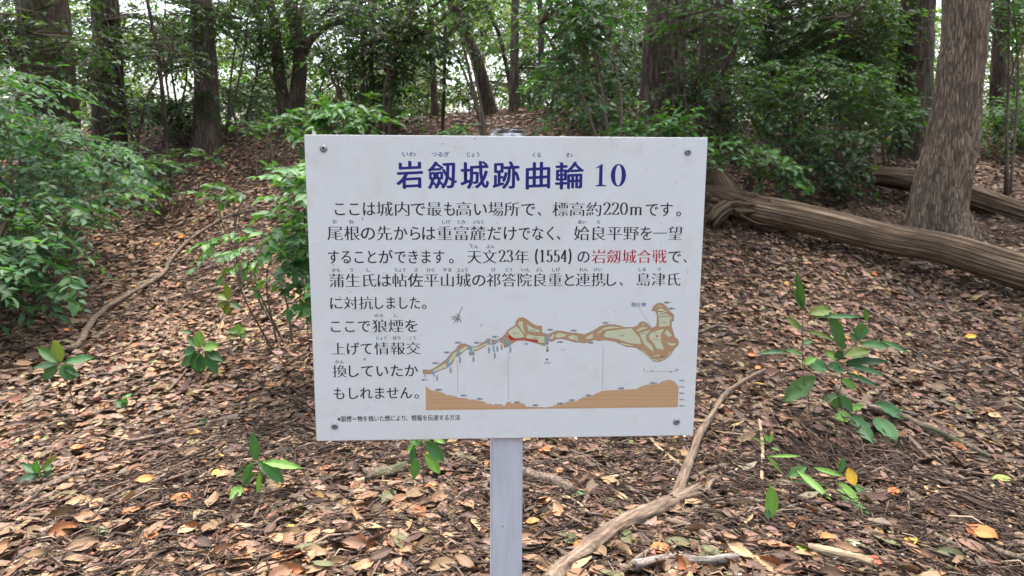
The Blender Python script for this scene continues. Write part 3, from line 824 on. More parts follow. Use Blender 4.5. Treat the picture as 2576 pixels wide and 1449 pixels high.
def realise_text():
    bank = glyph_bank()
    acc = {}
    rest = []
    for t in TXT:
        part, s, a, b, yb, em, mode, vert = t
        if mode not in ('mincho', 'bold'): rest.append(t); continue
        if s[0] in NIB:
            wts = [.62 if c in '()' else 1.75 if c == 'm' else 1.0 for c in s]; tot = sum(wts); x = a
            for c, w_ in zip(s, wts):
                w = (b - a) * w_ / tot
                V, F = nib_glyph(c, x, x + w, yb + em * .02, em); x += w
                L_ = acc.setdefault((part, len(acc)), [[], [], 0, 0]); L_[0].append(V); L_[1].append(F); L_[2] += len(V)
            continue
        lo = bank[s[0]][3][:, 0].min(); hi = (len(s) - 1) + bank[s[-1]][3][:, 0].max(); k = (b - a) / (hi - lo)
        for i, c in enumerate(s):
            V, F, sh, _ = bank[c]
            ex = (.020 if part.startswith('loc') else .012) if mode == 'bold' else .012
            L_ = acc.setdefault((part, len(acc)), [[], [], 0, 0])
            for j, dx in enumerate((-sh - ex, sh + ex, 0)):
                L_[0].append(np.stack([a + (V[:, 0] + i - lo) * k + dx * em, yb + V[:, 1] * em, np.full(len(V), .00012 + .00004 * j)], 1)); L_[1].append(F + L_[2]); L_[2] += len(V)
    objs = []
    for k, (part, s, a, b, yb, em, mode, vert) in enumerate(rest):
        c = bpy.data.curves.new('lettering', 'FONT'); c.body = s; c.size = 1
        c.resolution_u = 4 if mode in ('title',) else 3
        
        o = bpy.data.objects.new('lettering', c); COL.objects.link(o); objs.append(o)
    dg = bpy.context.evaluated_depsgraph_get()
    for o, (part, s, a, b, yb, em, mode, vert) in zip(objs, rest):
        me = bpy.data.meshes.new_from_object(o.evaluated_get(dg), depsgraph=dg)
        n = len(me.vertices)
        V = np.zeros(n * 3); me.vertices.foreach_get('co', V); V = V.reshape(-1, 3)
        me.calc_loop_triangles()
        F = np.zeros(len(me.loop_triangles) * 3, dtype=np.int32); me.loop_triangles.foreach_get('vertices', F); F = F.reshape(-1, 3)
        bpy.data.meshes.remove(me)
        lo, hi = V[:, 0].min(), V[:, 0].max()
        dig = s[0] in '0123456789m('
        x = a + (V[:, 0] - lo) / max(hi - lo, 1e-6) * (b - a)
        y = yb + V[:, 1] * em * (1.08 if dig else 1.0)
        if mode == 'title': y = y + (x - (a + b) / 2) * .055
        copies = {'mincho': [(-.009, 0), (.009, 0)], 'plain': [(-.018, 0), (.018, 0), (0, .010)], 'bold': [(-.014, .004), (.014, -.004), (0, .006), (0, -.006)],
                  'title': [(-.022, .005), (.022, -.005), (-.009, .012), (.009, -.012)]}[mode]
        if s in ('220', '23', '(1554)'): copies = [(-.022, 0), (.022, 0), (0, 0)]
        L_ = acc.setdefault(part if part == 'title_lettering' and False else (part, len(acc)), [[], [], 0, 0])
        for j, (dx, dy) in enumerate(copies):
            zz = .00012 + .00004 * j
            L_[0].append(np.stack([x + dx * em, y + dy * em, np.full(n, zz)], 1)); L_[1].append(F + L_[2]); L_[2] += n
    for o in objs:
        c = o.data; bpy.data.objects.remove(o); bpy.data.curves.remove(c)
    mats = {'red_lettering': M_RED, 'title_lettering': M_BLUE, 'title_reading_lettering': M_BLUE, 'location_lettering': M_BLUE}
    # the serif figures 1 and 0 of the title
    def addpoly(P, F):
        A = acc.setdefault(('title_lettering', len(acc)), [[], [], 0, 0])
        A[0].append(np.array(P, float)); A[1].append(np.array(F) + A[2]); A[2] += len(P)
    xa, yb = z1(1838, 360); xb, yt = z1(1908, 222); h = (yt - yb) * .985; w = xb - xa
    one = [(0, 0), (0, .045), (.30, .075), (.30, .82), (.28, .855), (.03, .80), (.0, .84), (.52, 1.0), (.62, 1.0), (.62, .075), (.98, .045), (.98, 0)]
    ones = [(xa + p[0] * w, yb + p[1] * h, .00012) for p in one]
    addpoly(ones, [(0, 1, 2), (0, 2, 9), (0, 9, 11), (9, 10, 11), (2, 3, 8), (2, 8, 9), (3, 7, 8), (3, 4, 7), (4, 6, 7), (4, 5, 6)])
    xa, _ = z1(1930, 360); xb, _ = z1(2028, 222); cx, cy, rx, ry = (xa + xb) / 2, yb + h / 2, (xb - xa) / 2, h / 2 * 1.03
    P = []
    for k in range(28):
        t = 2 * math.pi * k / 28
        P.append((cx + rx * math.cos(t), cy + ry * math.sin(t), .00012)); P.append((cx + rx * .42 * math.cos(t), cy + ry * .90 * math.sin(t), .00012))
    F = []
    for k in range(28):
        a, b = 2 * k, 2 * ((k + 1) % 28); F += [(a, b, b + 1), (a, b + 1, a + 1)]
    addpoly(P, F)
    for (part, _k), (Vs, Fs, _, _) in acc.items():
        me = mesh_np(part, S(np.vstack(Vs)), np.vstack(Fs))
        link(part, me, mats.get(part, M_BLACK), panel)
realise_text()

# --- map and height profile, printed flat on the board
def poly_mesh(name, polys, z):
    V, F = [], []
    for P in polys:
        F.append(tuple(range(len(V), len(V) + len(P)))); V += [(x, y, z) for x, y in P]
    me = bpy.data.meshes.new(name); me.from_pydata([tuple(p) for p in S(V)], [], F); me.update()
    bm = bmesh.new(); bm.from_mesh(me); bmesh.ops.triangulate(bm, faces=bm.faces[:], ngon_method='EAR_CLIP'); bm.to_mesh(me); bm.free()
    return me
def strokes_mesh(name, lines, w, z):
    V, F = [], []
    for P in lines:
        P = np.array(P, float); T = norm(np.gradient(P, axis=0)); Nn = np.stack([-T[:, 1], T[:, 0]], 1)
        for i in range(len(P)):
            V += [(*(P[i] + Nn[i] * w), z), (*(P[i] - Nn[i] * w), z)]
        b = len(V) - 2 * len(P)
        for i in range(len(P) - 1): F += [(b + 2 * i, b + 2 * i + 1, b + 2 * i + 3), (b + 2 * i, b + 2 * i + 3, b + 2 * i + 2)]
    return mesh_np(name, S(V), np.array(F))
def cv(f, pts): return [f(*p) for p in pts]
tanL = cv(z3, [(60,800),(130,805),(165,795),(240,745),(310,690),(325,680),(345,650),(390,600),(430,570),(445,540),(480,515),(530,512),(565,530),(590,545),(650,545),(700,515),(760,480),(765,460),(790,455),(830,470),(880,470),(940,440),(975,400),(1000,360),(1080,310),(1090,270),(1120,230),(1160,220),(1200,235),(1260,280),(1320,315),(1380,315),(1380,370),(1390,395),(1430,400),(1450,410),(1500,385),(1540,368),(1600,370),(1660,385),(1760,400),(1760,500),(1660,470),(1600,460),(1540,462),(1500,485),(1450,490),(1410,540),(1330,510),(1200,480),(1100,480),(1040,515),(1000,545),(965,560),(950,510),(900,490),(860,515),(820,520),(780,520),(740,545),(660,590),(625,595),(570,575),(540,580),(500,610),(450,660),(420,650),(380,740),(340,770),(310,790),(240,810),(190,840),(140,850),(60,850)])
tanR = cv(z4, [(140,390),(200,400),(260,410),(350,370),(430,320),(500,300),(600,300),(700,330),(800,330),(850,310),(870,275),(910,265),(960,290),(1000,340),(1040,325),(1060,300),(1065,200),(1045,150),(1000,150),(1030,90),(1080,60),(1130,65),(1170,100),(1200,150),(1250,190),(1250,260),(1225,270),(1225,320),(1250,400),(1260,440),(1300,470),(1305,520),(1250,575),(1220,630),(1150,690),(1080,715),(1030,710),(980,670),(900,600),(830,555),(720,545),(640,510),(600,490),(480,470),(420,480),(370,470),(260,505),(180,495),(140,488)])
tanX = cv(z3, [(565,600),(625,600),(640,635),(600,645),(572,640)])
link('site_map', poly_mesh('site_map', [tanL, tanX], .00012), M_TAN, panel)
link('site_map', poly_mesh('site_map', [tanR], .00016), M_TAN, panel)
gr3 = [[(165,810),(240,765),(310,725),(325,775),(240,805),(180,835)], [(345,690),(400,610),(435,590),(440,620),(410,670),(350,745)], [(455,595),(490,560),(540,535),(560,550),(540,580),(480,615)],
       [(600,550),(650,550),(700,530),(770,500),(785,520),(720,545),(660,580),(605,590)], [(800,470),(825,475),(825,510),(800,515)], [(860,478),(880,475),(865,500)], [(890,470),(915,465),(905,490),(885,488)], [(930,455),(960,490),(945,495)],
       [(1000,375),(1095,315),(1150,370),(1190,440),(1120,455),(1060,450),(1020,415)], [(1110,290),(1130,262),(1170,260),(1175,330),(1200,420),(1150,360)], [(1210,290),(1290,340),(1350,360),(1360,385),(1270,385),(1225,370)],
       [(1215,405),(1290,420),(1410,430),(1410,505),(1340,500),(1330,470),(1205,455)], [(1455,455),(1510,400),(1520,430),(1500,465)], [(1530,410),(1570,390),(1650,405),(1640,435),(1560,450),(1530,445)], [(1670,430),(1745,408),(1745,472),(1680,460)]]
gr4 = [[(150,418),(180,425),(190,480),(150,476)], [(270,440),(350,395),(355,450),(300,465),(270,460)], [(385,400),(480,330),(560,315),(680,335),(560,345),(470,360),(420,400)],
       [(470,420),(500,370),(600,360),(780,335),(830,400),(870,440),(890,520),(760,510),(620,460),(480,440)], [(830,360),(900,325),(970,335),(900,360),(840,380)], [(860,390),(960,365),(1000,360),(940,420),(950,480),(1010,530),(1030,610),(1000,590),(920,520)],
       [(970,420),(1000,385),(1100,355),(1150,350),(1110,400),(1110,480),(1145,580),(1060,570),(1020,500),(975,450)], [(1140,400),(1175,350),(1235,420),(1195,440)], [(1150,445),(1190,500),(1290,510),(1240,540),(1190,530)],
       [(1080,215),(1205,210),(1205,315),(1090,330)], [(1065,160),(1140,160),(1230,215),(1215,260),(1195,205),(1080,210)], [(1030,110),(1090,82),(1150,105),(1090,100)], [(1050,145),(1110,115),(1190,165),(1110,150)],
       [(640,495),(740,515),(830,540),(760,540),(670,520)], [(860,555),(920,590),(1010,680),(1080,690),(1170,650),(1215,590),(1218,620),(1150,680),(1060,708),(1000,690)], [(1005,650),(1115,620),(1080,650),(1020,660)], [(880,300),(905,285),(935,298),(910,306)]]
gpol = [cv(z3, p) for p in gr3] + [cv(z4, p) for p in gr4]
link('site_map_terraces', poly_mesh('terraces', gpol, .00020), M_PALEG, panel)
bl = [[(140,800),(160,795),(185,840),(192,890),(165,850)], [(320,690),(340,685),(355,770),(335,770)], [(430,580),(448,572),(475,645),(455,650)], [(565,530),(592,530),(600,590),(630,630),(600,640),(580,590)], [(760,470),(785,465),(795,515),(780,525)],
      [(835,470),(850,475),(845,530),(860,600),(840,605),(830,530)], [(880,470),(888,500),(872,505)], [(920,460),(945,490),(920,490)], [(945,435),(1000,480),(1040,520),(1020,545),(1000,520),(990,500)], [(1430,410),(1450,410),(1450,490),(1425,510)]]
for p in bl: link('site_map_moat', poly_mesh('moat', [cv(z3, p)], .00024), M_SKYB, panel)
link('site_map_earthworks', poly_mesh('earthworks', [cv(z3, p) for p in [[(1005,415),(1030,420),(1070,455),(1190,448),(1190,460),(1070,470),(1040,475),(1010,445)], [(1190,455),(1340,475),(1335,500),(1195,470)]]], .00024), M_RED, panel)
link('site_map_outlines', strokes_mesh('outlines', [p + [p[0]] for p in gpol] + [tanL + [tanL[0]], tanR], .00028, .00028), M_TAN2, panel)
star = []
for k in range(10):
    r_ = 18 if k % 2 == 0 else 7.5; star.append(z4(1063 + r_ * math.sin(math.pi * k / 5), 428 - r_ * math.cos(math.pi * k / 5)))
link('location_star', poly_mesh('star', [star], .00030), M_STAR, panel)
prof = [(790,613),(820,635),(832,643),(838,638),(905,655),(920,670),(930,665),(985,678),(993,684),(1045,687),(1060,697),(1075,693),(1150,708),(1170,722),(1200,722),(1207,732),(1215,722),(1262,724),(1275,738),(1292,710),(1310,707),(1318,718),(1395,718),(1410,738),(1515,742),(1528,748),(1540,741),(1575,738),(1585,726),(1640,722),(1660,708),(1720,705),(1735,695),(1765,678),(1810,675),(1835,660),(1880,640),(2090,630),(2110,617),(2150,603),(2225,598),(2250,582),(2290,572),(2315,577),(2335,595),(2350,620),(2345,741),(791,760)]
link('height_profile', poly_mesh('height_profile', [cv(z2, prof)], .00012), M_ORANGE, panel)
hl = [[(791, 752), (2345, 734)], [(792, 713), (1150, 710)], [(792, 692), (1040, 689)], [(792, 672), (910, 671)], [(1750, 694), (2346, 691)], [(1830, 672), (2347, 668)], [(1900, 655), (2348, 651)], [(2110, 634), (2349, 630)], [(2160, 613), (2349, 610)]]
link('height_profile_lines', strokes_mesh('profile_lines', [cv(z2, p) for p in hl] + [cv(z2, prof[:46])], .00018, .00018), M_TAN2, panel)
gl = [[(988, 458), (988, 655)], [(1299, 395), (1299, 695)], [(1885, 365), (1880, 628)], [(2105, 125), (2212, 290)], [(2138, 508), (2138, 522), (2340, 520), (2340, 508)]]
link('guide_lines', strokes_mesh('guide_lines', [cv(z2, p) for p in gl], .00024, .00032), M_GREYP, panel)
cp = [[(1016, 120), (1000, 160), (985, 190), (962, 225)], [(945, 185), (1000, 178), (1002, 205)], [(950, 198), (985, 190), (1008, 212)], [(975, 170), (990, 165), (1000, 180), (985, 208), (965, 200), (970, 178)], [(985, 190), (985, 222)], [(1000, 195), (1010, 218)]]
link('compass_rose', strokes_mesh('compass', [cv(z2, p) for p in cp], .0007, .00012), M_GREYP, panel)
ar = [[(782, 546), (787, 540), (792, 546), (789, 546), (789, 556), (785, 556), (785, 546)], [(1536, 350), (1542, 341), (1548, 350), (1544, 350), (1544, 358), (1540, 358), (1540, 350)], [(1532, 443), (1538, 438), (1546, 447), (1538, 454), (1533, 450)]]
link('map_arrows', poly_mesh('arrows', [cv(z2, p) for p in ar], .00034), M_BLACK, panel)

# ------------------------------------------------------------------ fallen timber
def scr(pts, mode='ground', Y=None, lift=0.0):
    """pts: (u, v[, Y]) -> world points"""
    out = []
    for p in pts:
        if len(p) == 3: q = at(p[0], p[1], p[2])
        else: q = hit(p[0], p[1]) if Y is None else at(p[0], p[1], Y)
        out.append(q + np.array([0, 0, lift]))
    return np.array(out)

log = empty('fallen_log', scr([(2576, 690, 5.2)])[0], 'long grey weathered fallen log with torn root end, in front of the big trunk', 'log')
NLP = 110
lp = smooth_path(scr([(1832, 512, 6.5), (1950, 535, 6.25), (2032, 553, 6.1), (2227, 599, 5.8), (2389, 629, 5.5), (2576, 686, 5.15), (2900, 770, 4.7), (3200, 850, 4.4)]), NLP)
rl = np.interp(np.linspace(0, 1, NLP), [0, .12, .5, 1], [.10, .118, .113, .125])
Tubes().add(lp, rl, 110, .012, 3, ridges=3, ridge_amp=.015, grain=.15, gk=1.15, gl=1.4).build('trunk', M_LOG, log)
Tubes().add(smooth_path(scr([(1800, 424, 6.45), (1812, 452, 6.45), (1832, 482, 6.45), (1868, 508, 6.45), (1930, 530, 6.3)]), 14), np.interp(np.linspace(0, 1, 14), [0, .3, 1], [.035, .075, .1]), 28, .3, 4, break_ends=.8, grain=.5, gk=1.1, gl=3).build('root_stub', M_LOG, log)
Tubes().add(smooth_path(scr([(1772, 470, 6.4), (1806, 482, 6.4), (1850, 499, 6.4), (1900, 515, 6.35)]), 12), np.interp(np.linspace(0, 1, 12), [0, 1], [.018, .09]), 24, .25, 5, break_ends=.5, grain=.5, gk=1.1, gl=3).build('root_stub', M_LOG, log)
Tubes().add(smooth_path(scr([(1792, 560, 6.35), (1808, 535, 6.35), (1838, 518, 6.4), (1880, 520, 6.35)]), 14), np.interp(np.linspace(0, 1, 14), [0, .4, 1], [.055, .075, .09]), 28, .35, 6, break_ends=.9, grain=.5, gk=1.1, gl=3).build('root_stub', M_LOG, log)
Tubes().add(smooth_path(scr([(1812, 600, 6.5), (1850, 580, 6.5), (1900, 560, 6.5), (1960, 550, 6.3)]), 14), np.interp(np.linspace(0, 1, 14), [0, .4, 1], [.05, .10, .11]), 28, .35, 8, break_ends=.7, grain=.5, gk=1.1, gl=3).build('root_stub', M_LOG, log)
Tubes().add(smooth_path(scr([(1862, 540, 6.28), (1905, 562, 6.2), (1938, 565, 6.1)]), 6), [.012, .01, .01, .008, .006, .004], 6, .2, 8).build('splinter', M_LOG, log)
log2 = empty('fallen_log', scr([(2440, 500, 7.0)])[0], 'pale mossy fallen log behind the big trunk, ending at the right edge', 'log')
l2 = smooth_path(scr([(2180, 436, 7.35), (2260, 445, 7.3), (2360, 462, 7.25), (2440, 490, 7.1), (2576, 535, 6.9), (2750, 585, 6.7), (2950, 640, 6.5)]), 40)
Tubes().add(l2, np.interp(np.linspace(0, 1, 40), [0, .2, .5, 1], [.07, .09, .095, .11]), 60, .04, 9, ridges=3, ridge_amp=.04, break_ends=.6, grain=.25, gk=1.1, gl=2).build('trunk', M_LOG, log2)
Tubes().add(smooth_path(scr([(2200, 452, 7.45), (2290, 470, 7.4), (2380, 482, 7.35)]), 12), [.05] * 12, 10, .2, 2).build('bark_slab', M_BARK_DARK, log2)

def stick(pts, r0, r1, mat, label, name='fallen_stick', cat='stick', lift=None, seed=None, sides=10, rough=.16, n=None, be=.5, group=None):
    lift = r0 * .6 + .022 if lift is None else lift
    W = scr(pts, lift=lift)
    n = n or max(8, 5 * len(pts))
    P = smooth_path(W, n)
    # never sink below the soil
    P[:, 2] = np.maximum(P[:, 2], gz(P[:, 0], P[:, 1]) + .5 * r1 + .012)
    e = empty(name, tuple(W[0]), label, cat, group)
    Tubes().add(P, np.linspace(r0, r1, n), max(sides, 12), rough, seed if seed is not None else random.randint(0, 999), break_ends=be, grain=.45, gk=.9, gl=14).build('bark' if cat != 'branch' else 'main_limb', mat, e)
    return e
big = stick([(1380, 1500), (1421, 1449), (1472, 1411), (1520, 1369), (1584, 1331), (1664, 1296), (1728, 1266), (1762, 1252)], .034, .028, M_DEADWOOD, 'thick forked dead branch with pale peeling wood at the bottom, right of the post', 'fallen_branch', 'branch', .035, 21, 24, .16, 90)
def limb(parent, pts, r0, r1, mat, lift=.02, seed=1, sides=10, n=30, name='side_limb', be=.6):
    P = smooth_path(scr(pts, lift=lift), n)
    P[:, 2] = np.maximum(P[:, 2], gz(P[:, 0], P[:, 1]) + .5 * r1)
    return Tubes().add(P, np.linspace(r0, r1, n), max(sides, 12), .18, seed, break_ends=be, grain=.45, gk=.9, gl=14).build(name, mat, parent)
limb(big, [(1690, 1282), (1706, 1257), (1722, 1209), (1741, 1158), (1757, 1113), (1786, 1068), (1818, 1014), (1863, 978), (1925, 945)], .026, .013, M_DEADWOOD, .035, 22, 18, 90)
limb(big, [(1715, 1275), (1773, 1257), (1782, 1240), (1794, 1226)], .015, .011, M_DEADWOOD, .03, 23, 9, 14)
limb(big, [(1740, 1285), (1780, 1294), (1847, 1305)], .013, .008, M_DEADWOOD, .02, 24, 8, 14)
for k_, (pp, ra, rb) in enumerate([([(1757,1113),(1775,1108),(1800,1112),(1838,1100)], .006, .003), ([(1741,1158),(1728,1140),(1722,1118)], .006, .003), ([(1818,1014),(1846,1016),(1890,1008)], .006, .003), ([(1584,1331),(1600,1352),(1640,1384)], .008, .004),
                                  ([(1520,1369),(1508,1340),(1500,1318)], .007, .003), ([(1863,978),(1850,962),(1846,950)], .005, .003), ([(1664,1296),(1655,1276),(1662,1258)], .010, .006)]):
    limb(big, pp, ra, rb, M_DEADWOOD, .03, 60 + k_, 8, 12, 'side_twig')
STK = [
 ([(1500,1500),(1560,1462),(1612,1420),(1640,1400)], .012, .008, M_STICK, 'dark stick lying along the lower side of the thick forked branch'),
 ([(1440,1330),(1462,1290),(1480,1262)], .008, .006, M_STICK, 'short brown stick between the post splinters and the forked branch'),
 ([(1575,1240),(1612,1262),(1642,1290)], .010, .008, M_STICK, 'dark bark stick meeting the forked branch from the left'),
 ([(1560,1225),(1600,1245),(1650,1250)], .006, .005, M_DEADWOOD, 'thin pale brown stick above the dark bark stick'),
 ([(1880,1330),(1930,1318),(1985,1290),(2020,1282)], .007, .005, M_STICK, 'grey twig right of the fork pointing at the drooping seedling'),
 ([(1860,1350),(1900,1346),(1950,1330)], .008, .006, M_PALEWOOD, 'pale stick just under the grey twig right of the fork'),
 ([(2330,1350),(2420,1400),(2500,1450)], .010, .007, M_STICK, 'long dark stick among large leaves in the bottom right'),
 ([(2420,1200),(2480,1185),(2540,1160)], .006, .004, M_STICK, 'thin twig sloping upward at the lower right edge'),
 ([(100,1330),(200,1300),(330,1240)], .007, .005, M_STICK, 'long thin twig low at the left, below the mossy stick'),
 ([(300,1420),(380,1360),(450,1300)], .006, .005, M_STICK, 'dark twig slanting through the orange leaves at the lower left'),
 ([(20,1000),(110,960),(200,945)], .008, .006, M_STICK, 'dark stick at the left edge under the bare stemmed seedling'),
 ([(1738,1222),(1790,1195),(1850,1175),(1914,1142)], .013, .009, M_DEADWOOD, 'brown stick running up to the right from the fork of the big dead branch'),
 ([(1911,1071),(1917,1145),(1916,1190),(1914,1222)], .009, .008, M_PALEWOOD, 'short pale upright stick left of the drooping fern-like seedling'),
 ([(1318,1184),(1420,1165),(1500,1143),(1568,1123),(1612,1100)], .005, .006, M_STICK, 'thin reddish brown twig curving just under the lower edge of the board'),
 ([(1312,1207),(1350,1217),(1395,1230),(1440,1256)], .021, .018, M_STICK, 'stubby bark covered log piece beside the post'),
 ([(1385,1278),(1415,1288),(1446,1304)], .009, .006, M_PALEWOOD, 'cream splinter of rotten wood lower than its neighbour near the post'),
 ([(1411,1262),(1450,1280),(1487,1314)], .010, .007, M_PALEWOOD, 'longer cream splinter of rotten wood near the post'),
 ([(1531,1218),(1560,1210),(1582,1204)], .008, .007, M_PALEWOOD, 'small blond wood chunk below the twig under the board'),
 ([(1646,1134),(1680,1160),(1719,1192)], .011, .008, M_PALEWOOD, 'rotten pale stick beside the upright limb, under the board corner'),
 ([(1600,1444),(1680,1428),(1760,1432),(1855,1424)], .018, .014, M_MOTTLED, 'mottled white and grey log piece at the bottom edge'),
 ([(1677,1328),(1720,1340),(1760,1356),(1789,1376)], .014, .010, M_DEADWOOD, 'split dead stick below the fork of the big branch'),
 ([(1590,1369),(1630,1363),(1676,1361)], .004, .004, M_DEADWOOD, 'slim tan twig under the big dead branch'),
 ([(1747,1302),(1725,1335),(1702,1366)], .003, .0025, M_STICK, 'dark wiry twig crossing the split stick'),
 ([(1640,1310),(1660,1290),(1672,1264)], .007, .007, M_STICK, 'short dark stick left of the fork'),
 ([(2105,990),(2141,1022),(2210,1046),(2273,1065),(2330,1092),(2382,1113),(2440,1140),(2491,1168)], .019, .012, M_STICK, 'thick grey root crossing the litter right of the serrated sapling'),
 ([(2285,1115),(2340,1172),(2398,1222)], .012, .010, M_STICK, 'dark straight stick below the grey root'),
 ([(2254,1145),(2324,1190),(2413,1251),(2478,1289)], .004, .003, M_DEADWOOD, 'thin tan twig running down to the right edge'),
 ([(2310,1190),(2340,1240),(2352,1280)], .003, .003, M_DEADWOOD, 'fine forked twig by the orange leaves'),
 ([(2030,1400),(2090,1412),(2150,1424),(2192,1440)], .018, .014, M_PALEWOOD, 'pale flaking log piece at the bottom right'),
 ([(2480,930),(2530,950),(2600,990)], .008, .006, M_STICK, 'brown stick at the right edge below the log'),
 ([(2480,1390),(2520,1408),(2600,1435)], .012, .010, M_STICK, 'dark stick in the bottom right corner'),
 ([(2290,1215),(2283,1255),(2287,1300)], .006, .005, M_STICK, 'short upright brown stick right of the seedling'),
 ([(120,922),(160,893),(196,884),(239,813),(300,767),(377,721),(416,694),(427,667),(478,613),(570,555),(647,536)], .021, .012, M_STICK, 'long crooked grey root climbing the slope left of the board'),
 ([(190,806),(230,812),(262,820)], .006, .004, M_STICK, 'reddish side twig joining the long root'),
 ([(233,998),(300,985),(370,965),(438,948)], .009, .006, M_STICK, 'dark stick below the end of the long root'),
 ([(319,1126),(400,1110),(490,1085),(570,1066)], .010, .006, M_STICK, 'dark stick pointing at the board corner'),
 ([(297,1281),(370,1240),(438,1199),(548,1153)], .010, .006, M_STICK, 'long dark twig left of the three leaved seedling'),
 ([(60,1270),(120,1240),(183,1212),(240,1200)], .014, .010, M_STICK, 'mossy stick at the left near the small seedling'),
 ([(639,1322),(655,1285),(676,1240)], .009, .008, M_STICK, 'short grey stub below the broad leaved seedling'),
 ([(700,1290),(770,1255),(800,1236),(905,1170)], .008, .006, M_STICK, 'dark red brown stick left of the log chunk under the board'),
 ([(640,1420),(760,1400),(860,1370),(915,1350)], .008, .005, M_STICK, 'long twig near the bottom left of the post'),
 ([(740,1188),(790,1200),(845,1238)], .004, .004, M_STICK, 'thin arching twig beside the broad leaved seedling'),
 ([(920,1215),(980,1205),(1020,1190)], .024, .020, M_STICK, 'half buried brown log chunk under the lower left of the board'),
 ([(895,1228),(915,1222),(935,1214)], .012, .010, M_PALEWOOD, 'white broken wood end beside the buried chunk'),
 ([(20,1110),(130,1080),(250,1050)], .008, .006, M_STICK, 'dark twig near the left edge'),
 ([(420,998),(455,960),(470,940)], .007, .006, M_STICK, 'short slanting stick between the two left seedlings'),
 ([(500,890),(560,870),(620,858)], .006, .005, M_PALEWOOD, 'light straight stick on the slope left of the board'),
 ([(1757,848),(1800,832),(1835,835)], .012, .008, M_STICK, 'short bent twig touching the right edge of the board'),
 ([(2150,770),(2200,800),(2260,830),(2330,850)], .007, .005, M_STICK, 'thin fallen twig on the litter below the log'),
 ([(2320,925),(2380,945),(2450,940)], .008, .006, M_STICK, 'dark stick on the right slope'),
]
for k, (p, a, b, m, lab) in enumerate(STK):
    stick(p, a, b, m, lab, seed=100 + k)

# ------------------------------------------------------------------ standing trunks
def sprays(O, D, length, nl, L, wr, pal, pw=None, curl=.18, droop=.25, nj=.35, side=.85, down=.22, cj=.2):
    """K leafy twigs; returns leaf arrays and twig segments"""
    K = len(O); D = norm(D)
    s = (np.arange(nl) + .6) / nl
    ln = length if np.ndim(length) else np.full(K, length)
    P = O[:, None] + D[:, None] * (ln[:, None, None] * s[None, :, None])
    P[:, :, 2] -= droop * ln[:, None] * s[None] ** 2
    B = norm(np.cross(D, np.array([0, 0, 1.0])[None]) + 1e-6)
    sg = np.where(np.arange(nl) % 2 == 0, 1, -1)[None, :, None] * np.ones((K, 1, 1))
    sg[:, -1] *= .15
    dd = D[:, None] * .6 + B[:, None] * (sg * side) + RNG.normal(0, .18, P.shape)
    dd[:, :, 2] -= down
    nn = np.zeros_like(P); nn[..., 2] = 1
    nn = nn + RNG.normal(0, nj, P.shape)
    n = K * nl
    Ls = L * RNG.uniform(.65, 1.15, n)
    c = np.array(pal)[RNG.choice(len(pal), n, p=pw)] * RNG.uniform(1 - cj, 1 + cj, (n, 1))
    c = c * np.repeat(RNG.uniform(.6, 1.3, (K, 1)), nl, 0)
    lv = (P.reshape(-1, 3), norm(dd.reshape(-1, 3)), nn.reshape(-1, 3), Ls, Ls * wr * RNG.uniform(.85, 1.15, n), c, RNG.normal(curl, .1, n))
    T = O + D * ln[:, None]; T[:, 2] -= droop * ln
    Mi = O + D * (ln * .5)[:, None]; Mi[:, 2] -= droop * ln * .25
    return lv, (O, Mi, T)

G_SHADE = [(.024, .056, .024), (.031, .068, .028), (.019, .046, .022), (.042, .082, .030)]  # darker greens, shade of the wood put into the leaf colour
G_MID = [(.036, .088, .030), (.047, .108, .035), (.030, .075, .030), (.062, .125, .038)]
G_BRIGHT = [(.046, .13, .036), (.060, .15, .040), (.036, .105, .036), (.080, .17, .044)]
G_BACK = [(.062, .125, .028), (.088, .15, .032), (.045, .10, .028), (.12, .165, .036)]  # yellow greens, backlight put into the leaf colour
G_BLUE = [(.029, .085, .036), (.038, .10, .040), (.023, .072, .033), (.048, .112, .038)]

def in_poly(u, v, P):
    P = np.array(P, float); c = np.zeros(len(u), bool); j = len(P) - 1
    for i in range(len(P)):
        t = ((P[i, 1] > v) != (P[j, 1] > v)) & (u < (P[j, 0] - P[i, 0]) * (v - P[i, 1]) / (P[j, 1] - P[i, 1] + 1e-12) + P[i, 0])
        c ^= t; j = i
    return c
